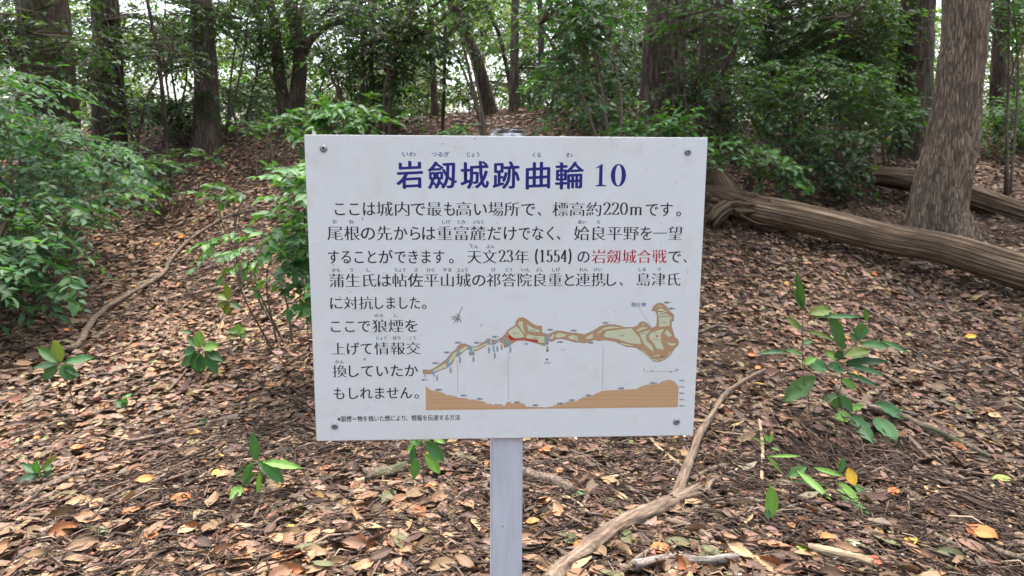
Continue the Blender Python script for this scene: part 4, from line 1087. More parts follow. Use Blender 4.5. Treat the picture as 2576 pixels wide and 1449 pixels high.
# openings in the leafage where the sky comes through (screen place, half size) at tree distance
GAPS = [(325,80,26,44),(445,30,46,28),(385,212,56,28),(562,190,38,32),(470,232,22,18),(633,172,28,24),(8,225,30,34),(820,95,42,34),(400,350,60,16),(1130,285,40,30),(1125,200,26,36),(1250,250,18,36),(991,115,16,20),(981,152,20,18),(690,150,16,60),(1190,60,30,40),(600,60,40,26),(760,215,14,40),(540,290,24,20),(905,215,26,22),(1400,60,24,18),(30,420,34,18),(20,470,30,16),(1280,60,22,22),(1365,225,22,20),(1420,165,20,16),(2500,385,24,14),(700,40,26,20)]
def in_gap(u, v):
    k = np.zeros(len(u), bool)
    for a, b, c, d in GAPS: k |= ((u - a) / c) ** 2 + ((v - b) / d) ** 2 < 1
    return k
def sample_region(poly, Yr, K, clump=0.0, seed=0, yfun=None):
    P = np.array(poly, float); out = []
    tot = 0
    while tot < K:
        u = RNG.uniform(P[:, 0].min(), P[:, 0].max(), K * 3); v = RNG.uniform(P[:, 1].min(), P[:, 1].max(), K * 3)
        k = in_poly(u, v, poly)
        if clump: k &= RNG.random(len(u)) < np.clip((vnoise(u / 55, v / 55, seed) - clump) * 4, 0.02, 1)
        if Yr[0] > 7.4 or clump: k &= ~in_gap(u, v) | (RNG.random(len(u)) < .06)
        u, v = u[k], v[k]
        Y = RNG.uniform(Yr[0], Yr[1], len(u)) if yfun is None else yfun(u, v) + RNG.uniform(-.5, .5, len(u)) * (Yr[1] - Yr[0])
        r = np.stack([(u - 1288) / FPX, CP + (-(v - 724.6) / FPX) * SP, -SP + (-(v - 724.6) / FPX) * CP], 1)
        q = np.array([0, 0, CAM_Z]) + r * (Y / r[:, 1])[:, None]
        q = q[q[:, 2] > gz(q[:, 0], q[:, 1]) + .03]
        out.append(q); tot += max(len(q), K // 10 + 1)
    return np.concatenate(out)[:K]

LEAF_OBJ = {}
def leaf_objs(pal, wr, mat, key):
    if key not in LEAF_OBJ:
        LEAF_OBJ[key] = []
        for k in range(8):
            P, F = fine_leaf(0, 50 + k, random.uniform(.42, .5))
            P, F = P, F
            LEAF_OBJ[key].append(unit_leaf_mesh('leaf', P, F, np.array(pal[k % len(pal)]) * random.uniform(.85, 1.15), wr, random.uniform(.08, .3), mat, random.uniform(-.1, .1), random.uniform(-.3, .3)))
    return LEAF_OBJ[key]

def add_foliage(root, lvs, kind, mat, nparts=0, key=None, pal=None, wr=.24, name='foliage'):
    arr = [np.concatenate([l[i] for l in lvs]) for i in range(7)]
    n = len(arr[0])
    if nparts:
        d = np.linalg.norm(arr[0] - np.array([0, 0, CAM_Z]), axis=1)
        uu = arr[0][:, 0] / arr[0][:, 1]
        sc = arr[3] / d * (np.abs(uu) < .7) * RNG.uniform(.8, 1.2, n)
        idx = np.argsort(-sc); pick, rest = idx[:nparts], idx[nparts:]
        ms = leaf_objs(pal, wr, mat, key)
        for i in pick:
            place_leaf('leaf', random.choice(ms), root, arr[0][i], arr[1][i], arr[2][i], arr[3][i])
        arr = [a[rest] for a in arr]
    o = link(name, leaves_mesh(name, arr, kind), mat, root)
    if nparts: o['kind'] = 'stuff'
    return o

def curve_between(a, b, sag=.15, n=9, jit=.05):
    a, b = np.array(a, float), np.array(b, float)
    m = (a + b) / 2 + np.array([RNG.normal(0, jit), RNG.normal(0, jit), sag * np.linalg.norm(b - a)])
    return smooth_path([a, m, b], n)

def shrub(name, label, poly, Yr, K, nl, L, wr, pal, base_uvY, kind=4, mat=None, nparts=0, length=.35, bias=(.6, -.3, .05), spread=.7, droop=.3, cat='shrub', stems=7, stem_r=.008, clump=0.0, yfun=None, down=.22, group=None, twig_r=.0022, nj=.35, bark=None):
    mat = mat or M_GREEN
    bx, by, bY = base_uvY
    bw = at(bx, by, bY); bw[2] = g1(bw[0], bw[1]) - .02
    e = empty(name, tuple(bw), label, cat, group)
    O = sample_region(poly, Yr, K, clump, random.randint(1, 99), yfun)
    D = np.array(bias)[None] + RNG.normal(0, spread, (len(O), 3)) * np.array([1, 1, .45])
    lv, tw = sprays(O, D, length * RNG.uniform(.6, 1.25, len(O)), nl, L, wr, pal, droop=droop, down=down, nj=nj)
    add_foliage(e, [lv], kind, mat, nparts, name + label[:6], pal, wr)
    n = len(O)
    cols = np.array([(.10, .075, .05)]) * RNG.uniform(.7, 1.2, (n, 1))
    link('twigs', twigs_mesh('twigs', tw[0], tw[1], tw[2], np.full(n, twig_r), cols), M_TWIG, e)['kind'] = 'stuff'
    T = Tubes()
    ids = RNG.choice(n, min(stems, n), replace=False)
    for i in ids:
        b0 = bw + np.array([RNG.normal(0, .05), RNG.normal(0, .05), -.03])
        P = curve_between(b0, O[i], .12, 10, .08)
        T.add(P, np.linspace(stem_r, stem_r * .35, 10), 6, .1, int(i))
    T.build('stems', bark or M_STICK, e)
    # every spray is tied back to its nearest stem by a thin side twig
    SP_ = np.vstack([v.reshape(-1, 3) for v in T.V])
    sub = SP_[RNG.choice(len(SP_), min(400, len(SP_)), replace=False)]
    j = ((O[:, None] - sub[None]) ** 2).sum(2).argmin(1); A = sub[j]
    dist = np.linalg.norm(A - O, axis=1); k = dist < 1.2
    if k.any():
        link('side_twigs', twigs_mesh('side_twigs', A[k], (A[k] + O[k]) / 2 + np.array([0, 0, .02]), O[k], np.full(k.sum(), twig_r * 1.3), cols[k]), M_TWIG, e)['kind'] = 'stuff'
    return e

def tree(label, pts, widths, Y, mat, top=8.5, flare=.0, crown=2200, crown_r=2.8, pal=G_SHADE, sides=14, name='tree', ridges=0, amp=.05, limbs=(), group=None, leafL=.13, low=None, grain=0.0, n=46, rough=.05):
    """pts: (u,v) up the trunk from its foot; widths in u pixels; the rest up to the crown is carried on above the frame"""
    W = [at(u, v, Y) for u, v in pts]
    foot = W[0].copy(); gzv = g1(foot[0], foot[1])
    W[0][2] = min(foot[2], gzv)
    foot = W[0] - np.array([0, 0, .25]); foot[2] = min(foot[2], gzv - .15)
    d = W[-1] - W[-2] if len(W) > 1 else np.array([0, 0, 1.])
    d = d / max(np.linalg.norm(d), 1e-6); d[2] = max(d[2], .6)
    tip = W[-1] + d * max(0.5, (top - W[-1][2]) / d[2])
    P = [foot] + W + [(W[-1] * .5 + tip * .5) + np.array([random.uniform(-.2, .2), 0, 0]), tip]
    R = [w * Y / FPX / 2 * math.cos(math.atan((p[0] - 1288) / FPX)) ** 1.3 for w, p in zip(widths, pts)]
    R = [R[0]] + R + [R[-1] * .75, R[-1] * .35]
    path = smooth_path(P, n)
    rad_ = np.interp(np.linspace(0, len(P) - 1, n), range(len(P)), R)
    fl = None
    if flare:
        h = path[:, 2] - (foot[2] + .15)
        fl = flare * (.45 * np.exp(-np.maximum(h, 0) / .5) + .75 * np.exp(-np.maximum(h, 0) / .13))
    e = empty(name, (foot[0], foot[1], gzv), label, 'tree', group)
    Tubes().add(path, rad_, sides, rough, random.randint(0, 999), flare=fl, ridges=ridges, ridge_amp=amp, grain=grain, gk=.62, gl=7).build('trunk', mat, e)
    for lp_, lw in limbs:
        A = [at(u, v, Y + (dy if len(q) > 2 else 0)) for q in lp_ for (u, v, dy) in [(q[0], q[1], q[2] if len(q) > 2 else 0)]]
        Tubes().add(smooth_path(A, 18), np.linspace(lw[0], lw[1], 18) * Y / FPX / 2, 8, .1, random.randint(0, 99)).build('limb', mat, e)
    # the head of the tree, above the picture
    K = max(10, crown // (22 if foot[0] < .3 else 10))
    c = tip + np.array([0, 1.6 if foot[0] < .3 else 0, .2])
    O = c + norm(RNG.normal(0, 1, (K, 3))) * (RNG.random((K, 1)) ** .4) * np.array([crown_r, crown_r, 1.6])
    O = O[O[:, 2] > 3.4 + .22 * np.maximum(O[:, 1], 3)]
    if len(O):
        D = norm(O - c + RNG.normal(0, .6, O.shape) + 1e-6)
        lv, tw = sprays(O, D, .5, 10, leafL, .26, pal)
        add_foliage(e, [lv], 2, M_GREEN, name='crown')
        T = Tubes()
        for i in RNG.choice(len(O), min(8, len(O)), replace=False):
            T.add(curve_between(path[int(n * .72)], O[i], .1, 8, .1), np.linspace(R[-1] * .7 + .02, .01, 8), 6, .1, int(i))
        T.build('branches', mat, e)
    return e

tree('big furrowed tree trunk leaning right behind the long fallen log', [(2359,592),(2359,520),(2372,450),(2389,380),(2405,270),(2417,163),(2430,0)], [160,146,146,141,130,122,124], 6.3, M_BARK_MAIN, 9, .20, 3500, 2.8, sides=110, n=240, grain=.13, rough=.010)
tree('massive dark trunk with ivy at the far upper left', [(120,330),(118,200),(105,0)], [165,150,145], 7.6, M_BARK_DARK, 8, .1, 3000, 2.6)
tree('dark straight trunk between the massive left one and the sky gap', [(268,318),(272,160),(262,0)], [92,78,76], 8.4, M_BARK_DARK, 8, .08, 2500)
tree('slender trunk rising from the ridge end above the bare leafy slope', [(520,372),(518,200),(512,100),(505,0)], [76,62,58,56], 9.0, M_BARK_MID, 8, .06, 2200)
tree('forked grey trunk on the ridge with an arching limb', [(728,345),(712,250),(700,160),(690,60),(676,0)], [42,32,30,26,24], 9.6, M_BARK_MID, 8, .04, 1800,
     limbs=[([(730,335),(748,230),(755,150),(740,60),(725,0)], (44,26)), ([(752,165),(775,110),(810,75),(860,55),(930,40,.3)], (24,9)), ([(742,60),(758,30),(765,0)], (16,8))])
tree('thin straight stem left of the sky gap over the board', [(912,300),(911,120),(908,0)], [11,11,10], 8.8, M_BARK_MID, 7, 0, 500, 1.2, sides=8)
tree('second thin stem right beside the straight one', [(935,300),(934,150),(940,60),(943,0)], [12,12,11,14], 8.9, M_BARK_MID, 7, 0, 500, 1.2, sides=8)
tree('slim pale trunk left of the red brown sapling stem', [(1095,305),(1090,200),(1085,90),(1078,0)], [18,15,13,12], 9.9, M_BARK_MID, 8, .02, 900, 1.5, sides=10)
tree('very thin red brown stem standing on the ridge in front of the sky gap', [(1113,322),(1118,200),(1120,60),(1115,0)], [9,9,8,7], 9.2, M_BARK_DARK, 7, 0, 400, 1, sides=8)
tree('leaning dark trunk slanting to the upper left over the board', [(1236,298),(1222,230),(1200,150),(1175,90),(1134,0)], [38,30,29,27,26], 9.8, M_BARK_DARK, 8.5, .04, 1800)
tree('thin leaning limb right of the slanting trunk', [(1300,270),(1262,110),(1240,53),(1217,0)], [12,11,10,9], 10.6, M_BARK_DARK, 8, 0, 700, 1.5, sides=8)
tree('straight brown trunk right of the slanting trunk', [(1293,292),(1294,150),(1296,0)], [24,20,18], 9.8, M_BARK_MID, 8, .03, 1200)
tree('curved tan trunk on the crest above the post', [(1350,284),(1360,240),(1361,120),(1358,0)], [22,16,15,14], 9.9, M_BARK_MID, 8, .04, 1200)
tree('broad brown trunk above the right end of the board', [(1666,322),(1668,200),(1672,90),(1680,0)], [118,108,104,100], 7.9, M_BARK_DARK, 9, .08, 3500, 2.6, sides=22)
tree('second broad trunk just behind the brown one, half hidden by leaves', [(1792,345),(1796,200),(1800,90),(1806,0)], [92,86,84,80], 8.6, M_BARK_DARK, 9, .07, 3000, 2.4, sides=20,
     limbs=[([(1808,200,-1.2),(1844,139,-1.2),(1860,73,-1.2),(1875,20,-1.2),(1893,-10,-1.2)], (9,8))])
tree('distant straight trunk in the dark right thicket', [(1956,330),(1958,150),(1960,0)], [26,24,22], 12.5, M_BARK_MID, 9, 0, 1200)
tree('slimmer distant trunk beside the one in the right thicket', [(2018,330),(2020,150),(2022,0)], [18,17,16], 13.5, M_BARK_MID, 9, 0, 1000)
tree('wide dark trunk standing close behind the big furrowed one', [(2295,352),(2300,200),(2306,90),(2312,0)], [104,96,92,90], 9.0, M_BARK_DARK, 9, .08, 3000, 2.4, sides=20)
tree('shaded trunk right of the big furrowed one', [(2508,400),(2510,250),(2516,100),(2520,0)], [52,46,44,42], 10.0, M_BARK_DARK, 9, .04, 2000)
tree('slim stem in the leaves left of the broad brown trunk', [(1530,300),(1500,150),(1490,0)], [16,14,12], 9.0, M_BARK_DARK, 8, 0, 900, 1.5)
tree('thin dark stem in the upper left leaves', [(420,360),(410,250),(395,120),(370,0)], [13,12,11,10], 7.8, M_BARK_DARK, 7, 0, 800, 1.4, sides=8)

# unseen trees added beside and behind the camera; their crowns cut the skylight
def shade_tree(x, y, r, top, cr, K, zr, low=0):
    z = g1(x, y)
    e = empty('tree', (x, y, z), 'unseen dark trunked tree outside the picture, added to shade the scene', 'tree', 'unseen trees added round the viewpoint for shade')
    P = smooth_path([(x, y, z - .2), (x + .1, y, z + 2.5), (x + random.uniform(-.3, .3), y, top)], 20)
    Tubes().add(P, np.linspace(r, r * .4, 20), 12, .06, 5).build('trunk', M_BARK_DARK, e)
    c = np.array([x, y, top + .3 - low])
    O = c + norm(RNG.normal(0, 1, (K, 3))) * (RNG.random((K, 1)) ** .4) * np.array([cr, cr, zr])
    D = norm(O - c + RNG.normal(0, .6, O.shape) + 1e-6)
    lv, tw = sprays(O, D, .6, 10, .15, .28, G_SHADE)
    add_foliage(e, [lv], 2, M_GREEN, name='crown')
    T = Tubes()
    for i in RNG.choice(K, 9, replace=False):
        T.add(curve_between(P[14], O[i], .1, 8, .1), np.linspace(r * .4, .01, 8), 6, .1, int(i))
    T.build('branches', M_BARK_DARK, e)
# (x, y, crown radius, twigs, crown half height, how far the crown hangs below the tip)
SHADE_TREES = [(-4.8, .4, 2.6, 260, 1.3, 0), (5.2, .8, 2.6, 260, 1.3, 0), (-7.8, 3.8, 2.6, 300, 1.5, 0), (8.2, 4.0, 2.6, 300, 1.5, 0),
          (-5.2, -5.2, 2.6, 600, 3.4, 3.0), (-1.7, -6.4, 2.6, 600, 3.4, 3.0), (1.9, -6.2, 2.6, 600, 3.4, 3.0), (5.4, -5.0, 2.6, 600, 3.4, 3.0), (-8.4, -1.6, 2.4, 450, 3.2, 3.0), (8.6, -1.4, 2.4, 450, 3.2, 3.0), (0.2, -2.2, 2.4, 420, 1.0, 0), (-2.6, 1.2, 1.8, 260, .8, -1.0), (2.7, 1.6, 1.8, 260, .8, -1.0)]
for x, y, cr, K, zr, low in SHADE_TREES:
    shade_tree(x, y, random.uniform(.14, .24), random.uniform(6.2, 7.4), cr, K, zr, low)

# ------------------------------------------------------------------ shrubs close by
left_y = lambda u, v: np.interp(v, [120, 300, 450, 650, 780], [6.4, 6.0, 5.6, 4.9, 4.5]) - .0006 * (200 - u)
shrub('shrub', 'layered leafy shrub filling the left edge above the litter', [(-160,230),(30,265),(130,300),(270,345),(340,400),(330,460),(250,510),(170,590),(90,650),(0,690),(-160,710)], (4.6, 6.2), 560, 12, .070, .25, G_BLUE, (60, 650, 5.6), 4, M_GREEN, 240, .34, (.8, -.35, .0), .5, .32, stems=14, stem_r=.010, yfun=left_y)
shrub('shrub', 'arching leafy branch in the upper left corner', [(-140,170),(60,170),(150,205),(140,250),(20,270),(-140,260)], (4.8, 5.6), 34, 12, .075, .25, G_BLUE, (-60, 640, 5.3), 4, M_GREEN, 60, .4, (.8, -.2, .0), .35, .3, stems=5, stem_r=.009)
shrub('shrub', 'small leafy shoots at the left edge beneath the large shrub', [(-60,620),(40,600),(120,660),(200,690),(90,740),(-60,750)], (4.2, 4.6), 26, 9, .075, .26, G_BLUE, (20, 760, 4.7), 4, M_GREEN, 60, .3, (.7, -.3, .0), .4, .2, stems=6, stem_r=.006)
shrub('shrub', 'dark leafy shrub under the slender trunk on the left', [(400,370),(480,385),(560,395),(520,420),(440,440),(400,480),(360,500),(350,420)], (6.8, 7.4), 45, 9, .070, .27, G_MID, (420, 470, 7.2), 4, M_GREEN, 60, .17, (.4, -.4, .05), .7, .2, stems=7)
shrub('shrub', 'bright green shrub against the left edge of the board', [(735,400),(785,380),(800,560),(800,790),(770,790),(755,730),(730,680),(705,640),(700,560),(715,500),(715,440)], (3.7, 4.4), 84, 8, .080, .27, G_BRIGHT, (800, 690, 4.5), 8, M_GLOSSY, 220, .16, (.1, -.5, .1), .55, .25, stems=3, stem_r=.004)
shrub('shrub', 'low green sprig trailing over the litter left of the bright shrub', [(510,455),(620,470),(660,500),(640,530),(560,500),(500,480)], (5.2, 5.8), 10, 7, .075, .27, G_MID, (600, 560, 5.6), 8, M_GLOSSY, 50, .18, (-.6, -.4, .0), .5, .2, stems=5)
shrub('shrub', 'flat spreading sprig reaching left across the long root', [(495,590),(600,580),(690,600),(700,650),(640,660),(560,640),(520,620)], (4.3, 4.7), 11, 8, .080, .26, G_BRIGHT, (700, 640, 4.7), 8, M_GLOSSY, 70, .18, (-.7, -.4, .0), .5, .2, stems=5)
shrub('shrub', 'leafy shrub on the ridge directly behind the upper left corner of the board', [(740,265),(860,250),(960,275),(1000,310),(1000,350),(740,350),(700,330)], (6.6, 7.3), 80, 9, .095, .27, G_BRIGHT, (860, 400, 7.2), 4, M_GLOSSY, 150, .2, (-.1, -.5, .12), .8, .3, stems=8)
shrub('shrub', 'light green seedlings on the slope between slender and forked trunks', [(590,300),(720,300),(760,335),(755,375),(700,360),(600,345),(570,330)], (7.9, 8.6), 20, 7, .080, .26, G_BRIGHT, (660, 380, 8.1), 4, M_GREEN, 50, .28, (0, -.4, .2), .8, .2, stems=8)
shrub('shrub', 'little rosette plant peeping over the top edge of the board', [(1120,322),(1180,322),(1180,342),(1120,342)], (7.0, 7.3), 9, 7, .10, .24, G_MID, (1150, 370, 7.2), 4, M_GREEN, 30, .2, (0, -.3, .15), .7, .3, stems=5)
shrub('shrub', 'bright low shrub above the right end of the board', [(1550,300),(1620,285),(1700,290),(1755,310),(1770,350),(1550,350)], (6.3, 7.0), 60, 8, .085, .27, G_BRIGHT, (1650, 390, 6.9), 4, M_GREEN, 110, .28, (0, -.5, .05), .8, .25, stems=8)
shrub('shrub', 'leafy spray hanging down beside the top right corner of the board', [(1790,330),(1900,340),(1990,400),(1980,470),(1900,440),(1800,380)], (6.3, 6.9), 46, 9, .085, .26, G_MID, (1880, 500, 7.0), 4, M_GREEN, 90, .3, (.3, -.5, -.05), .7, .4, stems=8)
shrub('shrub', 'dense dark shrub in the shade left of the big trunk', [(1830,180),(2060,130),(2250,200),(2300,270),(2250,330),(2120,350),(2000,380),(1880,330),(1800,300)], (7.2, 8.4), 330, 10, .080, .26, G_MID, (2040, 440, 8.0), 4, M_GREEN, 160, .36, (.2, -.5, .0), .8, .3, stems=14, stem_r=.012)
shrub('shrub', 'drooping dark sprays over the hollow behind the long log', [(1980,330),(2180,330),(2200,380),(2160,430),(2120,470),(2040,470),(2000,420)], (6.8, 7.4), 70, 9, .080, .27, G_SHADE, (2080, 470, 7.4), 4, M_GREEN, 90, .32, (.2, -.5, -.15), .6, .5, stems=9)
shrub('shrub', 'thin leafy shoot in front of the wide dark trunk', [(2200,270),(2300,275),(2330,290),(2260,310),(2200,300)], (7.6, 8.0), 14, 8, .08, .26, G_MID, (2230, 400, 8.0), 4, M_GREEN, 30, .3, (.6, -.3, .0), .5, .3, stems=5)
shrub('shrub', 'shady shrub at the right edge behind the big trunk', [(2480,250),(2640,220),(2640,420),(2560,430),(2480,400)], (8.6, 9.6), 110, 9, .085, .26, G_MID, (2560, 430, 9.2), 4, M_GREEN, 60, .36, (-.2, -.5, .0), .8, .3, stems=8)

# ------------------------------------------------------------------ understorey and far trees
def under(label, cu, cv_, ru, rv, Y, dY, K, L, pal, base_u=None, name='understorey_tree', length=.45, kind=4, r=.018, droop=.3, nl=10, clump=.36, mat=None):
    a = np.linspace(0, 2 * math.pi, 14, endpoint=False)
    poly = [(cu + ru * math.cos(t) * random.uniform(.8, 1.15), cv_ + rv * math.sin(t) * random.uniform(.8, 1.15)) for t in a]
    return shrub(name, label, poly, (Y - dY, Y + dY), K, nl, L, .26, pal, (base_u or cu, 330, Y), kind, mat or M_GREEN, 0, length, (0, -.2, .05), .9, droop, 'tree', 3, r, clump, twig_r=.004)
under('dark leafy understorey tree over the massive left trunk', 130, 90, 210, 150, 6.9, .5, 190, .075, G_SHADE, 60)
under('leafy sprays hanging across the straight left trunk', 330, 150, 150, 150, 8.4, .7, 200, .07, G_SHADE, 330)
under('leafy small tree left of the slender trunk', 420, 60, 160, 110, 9.5, 1, 190, .08, G_MID, 430)
under('understorey tree between the slender and forked trunks', 620, 120, 130, 170, 10.5, 1, 260, .075, G_MID, 610)
under('leafy sapling at the foot of the slender trunk', 470, 275, 100, 60, 9.2, .4, 90, .075, G_SHADE, 480)
under('backlit small tree behind the arching limb', 840, 190, 140, 160, 11.5, 1.2, 320, .08, G_BACK, 850)
under('dark leafed tree hanging above the middle left of the board', 1000, 70, 150, 110, 8.6, .7, 230, .09, G_SHADE, 960)
under('understorey tree around the twin thin stems', 930, 220, 150, 110, 9.2, .6, 180, .085, G_MID, 930)
under('backlit sapling behind the slim pale trunk', 1080, 190, 90, 120, 12, 1, 150, .08, G_BACK, 1070)
under('yellow green tree beyond the slanting trunk', 1210, 110, 120, 150, 12.5, 1.4, 260, .08, G_BACK, 1230)
under('leafy tree on the crest right of the sky gap', 1310, 200, 110, 110, 11, 1, 210, .08, G_MID, 1320)
under('hanging branch tree with large leaves left of the broad brown trunk', 1440, 110, 130, 150, 6.6, .6, 130, .085, G_BLUE, 1560, length=.4, droop=.6)
under('dark thicket tree behind the hanging branch', 1480, 120, 150, 180, 10, 1, 400, .085, G_SHADE, 1480)
under('dark sapling filling the gap above the ridge at the right', 1480, 240, 90, 60, 8.4, .5, 70, .08, G_SHADE, 1500)
under('leaves crossing the two broad trunks', 1740, 60, 150, 90, 7.2, .4, 80, .08, G_MID, 1760)
under('low dense tree between and below the two broad trunks', 1800, 240, 110, 80, 7.3, .4, 90, .075, G_SHADE, 1790)
under('deep green tree in the right thicket, upper half', 1980, 70, 180, 140, 9.4, 1, 480, .085, G_SHADE, 1990)
under('thicket tree left of the wide dark trunk', 2150, 120, 150, 170, 9.0, .9, 460, .08, G_MID, 2140)
under('yellowish backlit tree seen right of the thicket', 2230, 90, 80, 110, 12.5, 1, 200, .09, G_BACK, 2230)
under('dark tree behind the two broad trunks', 1760, 150, 170, 190, 11, 1, 380, .09, G_SHADE, 1760)
under('leafy tree beyond the big furrowed trunk at the right edge', 2560, 160, 110, 200, 11, 1, 300, .085, G_MID, 2560)
under('top right leafy branch tree in front of the sky', 2540, 30, 110, 70, 7.5, .5, 70, .08, G_BLUE, 2560)
under('leafy branches veiling the forked grey trunk', 735, 110, 110, 110, 9.6, .3, 100, .075, G_MID, 760)
under('dark sprays hanging in along the top edge right of the slender trunk', 590, 25, 130, 60, 9.4, .6, 85, .075, G_SHADE, 560, droop=.5)
under('dark leafy bough along the top edge above the upper left corner of the board', 850, 20, 150, 60, 9.0, .6, 90, .08, G_SHADE, 900, droop=.5)
under('leafy bough along the top edge over the slanting trunk', 1180, 15, 160, 55, 8.2, .6, 60, .08, G_MID, 1230, droop=.5)
under('small leafed tree low behind the forked trunk', 650, 270, 130, 70, 11.5, .8, 150, .075, G_MID, 640)
under('small leafed tree low on the crest behind the board', 1000, 260, 120, 60, 11.2, .8, 120, .08, G_MID, 1010)
under('low leafy tree on the crest between slim pale and slanting trunks', 1190, 240, 90, 60, 11.6, .8, 50, .08, G_MID, 1200)
under('small leafed tree right of the straight left trunk', 400, 280, 110, 80, 10.5, .8, 130, .075, G_MID, 395)
# the wood goes on past both edges of the picture
for lab, cu, cv_, ru, rv, Y, K in (('leafy small tree just past the left edge of the picture', -330, 250, 200, 260, 6.6, 330), ('dense tree further left, past the picture edge', -700, 220, 260, 280, 7.4, 420), ('dark tree behind the ones past the left edge', -480, 180, 320, 240, 11, 520),
                                  ('leafy small tree just past the right edge of the picture', 2840, 200, 170, 250, 8.6, 330), ('dense tree further right, past the picture edge', 3180, 200, 230, 260, 8.0, 400), ('dark tree behind the ones past the right edge', 2980, 180, 300, 230, 12, 480)):
    under(lab, cu, cv_, ru, rv, Y, .8, K, .08, G_MID if Y < 9 else G_SHADE, cu)
# trees further down the far side of the ridge
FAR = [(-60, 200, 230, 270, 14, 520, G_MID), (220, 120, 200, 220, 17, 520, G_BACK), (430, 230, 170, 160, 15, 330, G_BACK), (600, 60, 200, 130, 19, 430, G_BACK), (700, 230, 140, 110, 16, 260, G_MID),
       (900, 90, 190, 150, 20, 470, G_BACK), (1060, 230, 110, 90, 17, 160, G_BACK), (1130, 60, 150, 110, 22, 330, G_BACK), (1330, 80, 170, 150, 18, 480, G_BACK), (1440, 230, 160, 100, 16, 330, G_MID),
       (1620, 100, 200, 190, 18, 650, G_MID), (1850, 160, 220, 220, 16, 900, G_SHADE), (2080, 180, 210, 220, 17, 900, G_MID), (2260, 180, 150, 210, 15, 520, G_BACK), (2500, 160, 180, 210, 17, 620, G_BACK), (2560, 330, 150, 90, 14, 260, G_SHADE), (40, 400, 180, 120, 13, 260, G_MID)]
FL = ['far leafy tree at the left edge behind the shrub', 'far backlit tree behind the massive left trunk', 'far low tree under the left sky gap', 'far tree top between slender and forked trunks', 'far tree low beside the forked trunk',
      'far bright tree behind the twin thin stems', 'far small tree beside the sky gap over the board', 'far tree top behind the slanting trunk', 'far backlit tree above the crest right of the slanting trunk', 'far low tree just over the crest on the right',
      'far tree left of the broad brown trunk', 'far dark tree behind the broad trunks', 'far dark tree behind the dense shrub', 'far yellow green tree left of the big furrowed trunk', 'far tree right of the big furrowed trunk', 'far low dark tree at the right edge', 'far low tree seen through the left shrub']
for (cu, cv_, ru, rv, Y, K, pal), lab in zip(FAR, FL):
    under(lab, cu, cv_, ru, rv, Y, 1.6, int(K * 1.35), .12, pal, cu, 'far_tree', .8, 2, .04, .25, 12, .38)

# ------------------------------------------------------------------ single bright leaves one notices on the litter
def loose(u, v, w, ang, c, wr=.3):
    q = hit(u, v); L = w * q[1] / FPX
    r = ray(u + w * .5 * math.cos(ang), v - w * .5 * math.sin(ang)); 
    n = gn(q[:1], q[1:2])[0]
    h2 = hit(u + w * .5 * math.cos(ang), v - w * .3 * math.sin(ang)); d = h2 - q
    d = d / max(np.linalg.norm(d), 1e-6)
    P, F = fine_leaf(.03, random.randint(0, 999), .5)
    me = unit_leaf_mesh('fallen_leaf', P, F, np.array(c), wr, random.uniform(-.1, .2), M_DEAD, random.uniform(-.2, .2), random.uniform(-.3, .3))
    place_leaf('fallen_leaf', me, GROUND, q + np.array([0, 0, .032]) - d * L * .5, d, n + np.array([0, -.25, 0]), L)
OR, YE, LG, BR, TN, RD, PG, GR = (.50,.16,.045), (.52,.28,.03), (.26,.34,.06), (.34,.16,.08), (.42,.26,.13), (.46,.10,.05), (.36,.42,.22), (.05,.16,.04)
for u, v, w, an, c in [(2520,1222,54,.1,LG),(2247,1254,46,-1.1,OR),(2085,1372,62,.1,OR),(2290,1383,52,-1,YE),(2202,1430,50,.1,RD),(2013,1402,36,-.3,LG),(2148,1392,52,-.5,PG),(2465,1363,90,-.6,OR),(2340,1250,60,1.2,TN),(2068,1215,40,-.2,BR),
      (1658,1402,64,.15,OR),(1510,1216,40,.2,TN),(1462,1258,34,1.2,GR),(1407,1202,34,.7,BR),(1367,1280,50,.5,BR),(1710,1380,30,.2,OR),(1462,1390,50,.4,OR),(1406,1308,36,-.3,TN),(1340,1330,40,.3,OR),(1370,1150,34,.1,OR),
      (456,1273,58,.1,OR),(393,1292,40,.1,BR),(243,1286,46,.9,BR),(160,1265,36,.9,BR),(548,1207,40,.8,YE),(562,1212,50,.7,BR),(365,1226,48,.2,OR),(383,1368,50,-.6,OR),(474,1352,60,.6,TN),(253,1356,40,.1,PG),(196,1142,36,.3,OR),(554,1166,28,.1,YE),(95,1118,20,0,OR),(170,843,22,.2,OR),(457,605,24,-.2,OR),
      (497,1016,22,.8,YE),(325,1012,24,.4,GR),(1890,905,22,.2,OR),(1905,938,24,.9,OR),(2440,860,30,.1,YE),(1965,1010,22,.3,TN),(2200,700,20,.2,OR),(2500,1060,36,-.4,TN),(2390,1020,28,.2,BR),(2130,860,20,0,OR),(700,1420,40,.4,OR),(930,1390,40,.3,OR),(1005,1300,36,.2,TN),(900,1260,38,1.3,TN),(1085,1240,34,.3,OR),(590,1350,44,.5,TN),(1130,1370,40,-.4,TN)]:
    loose(u, v, w, an, c)

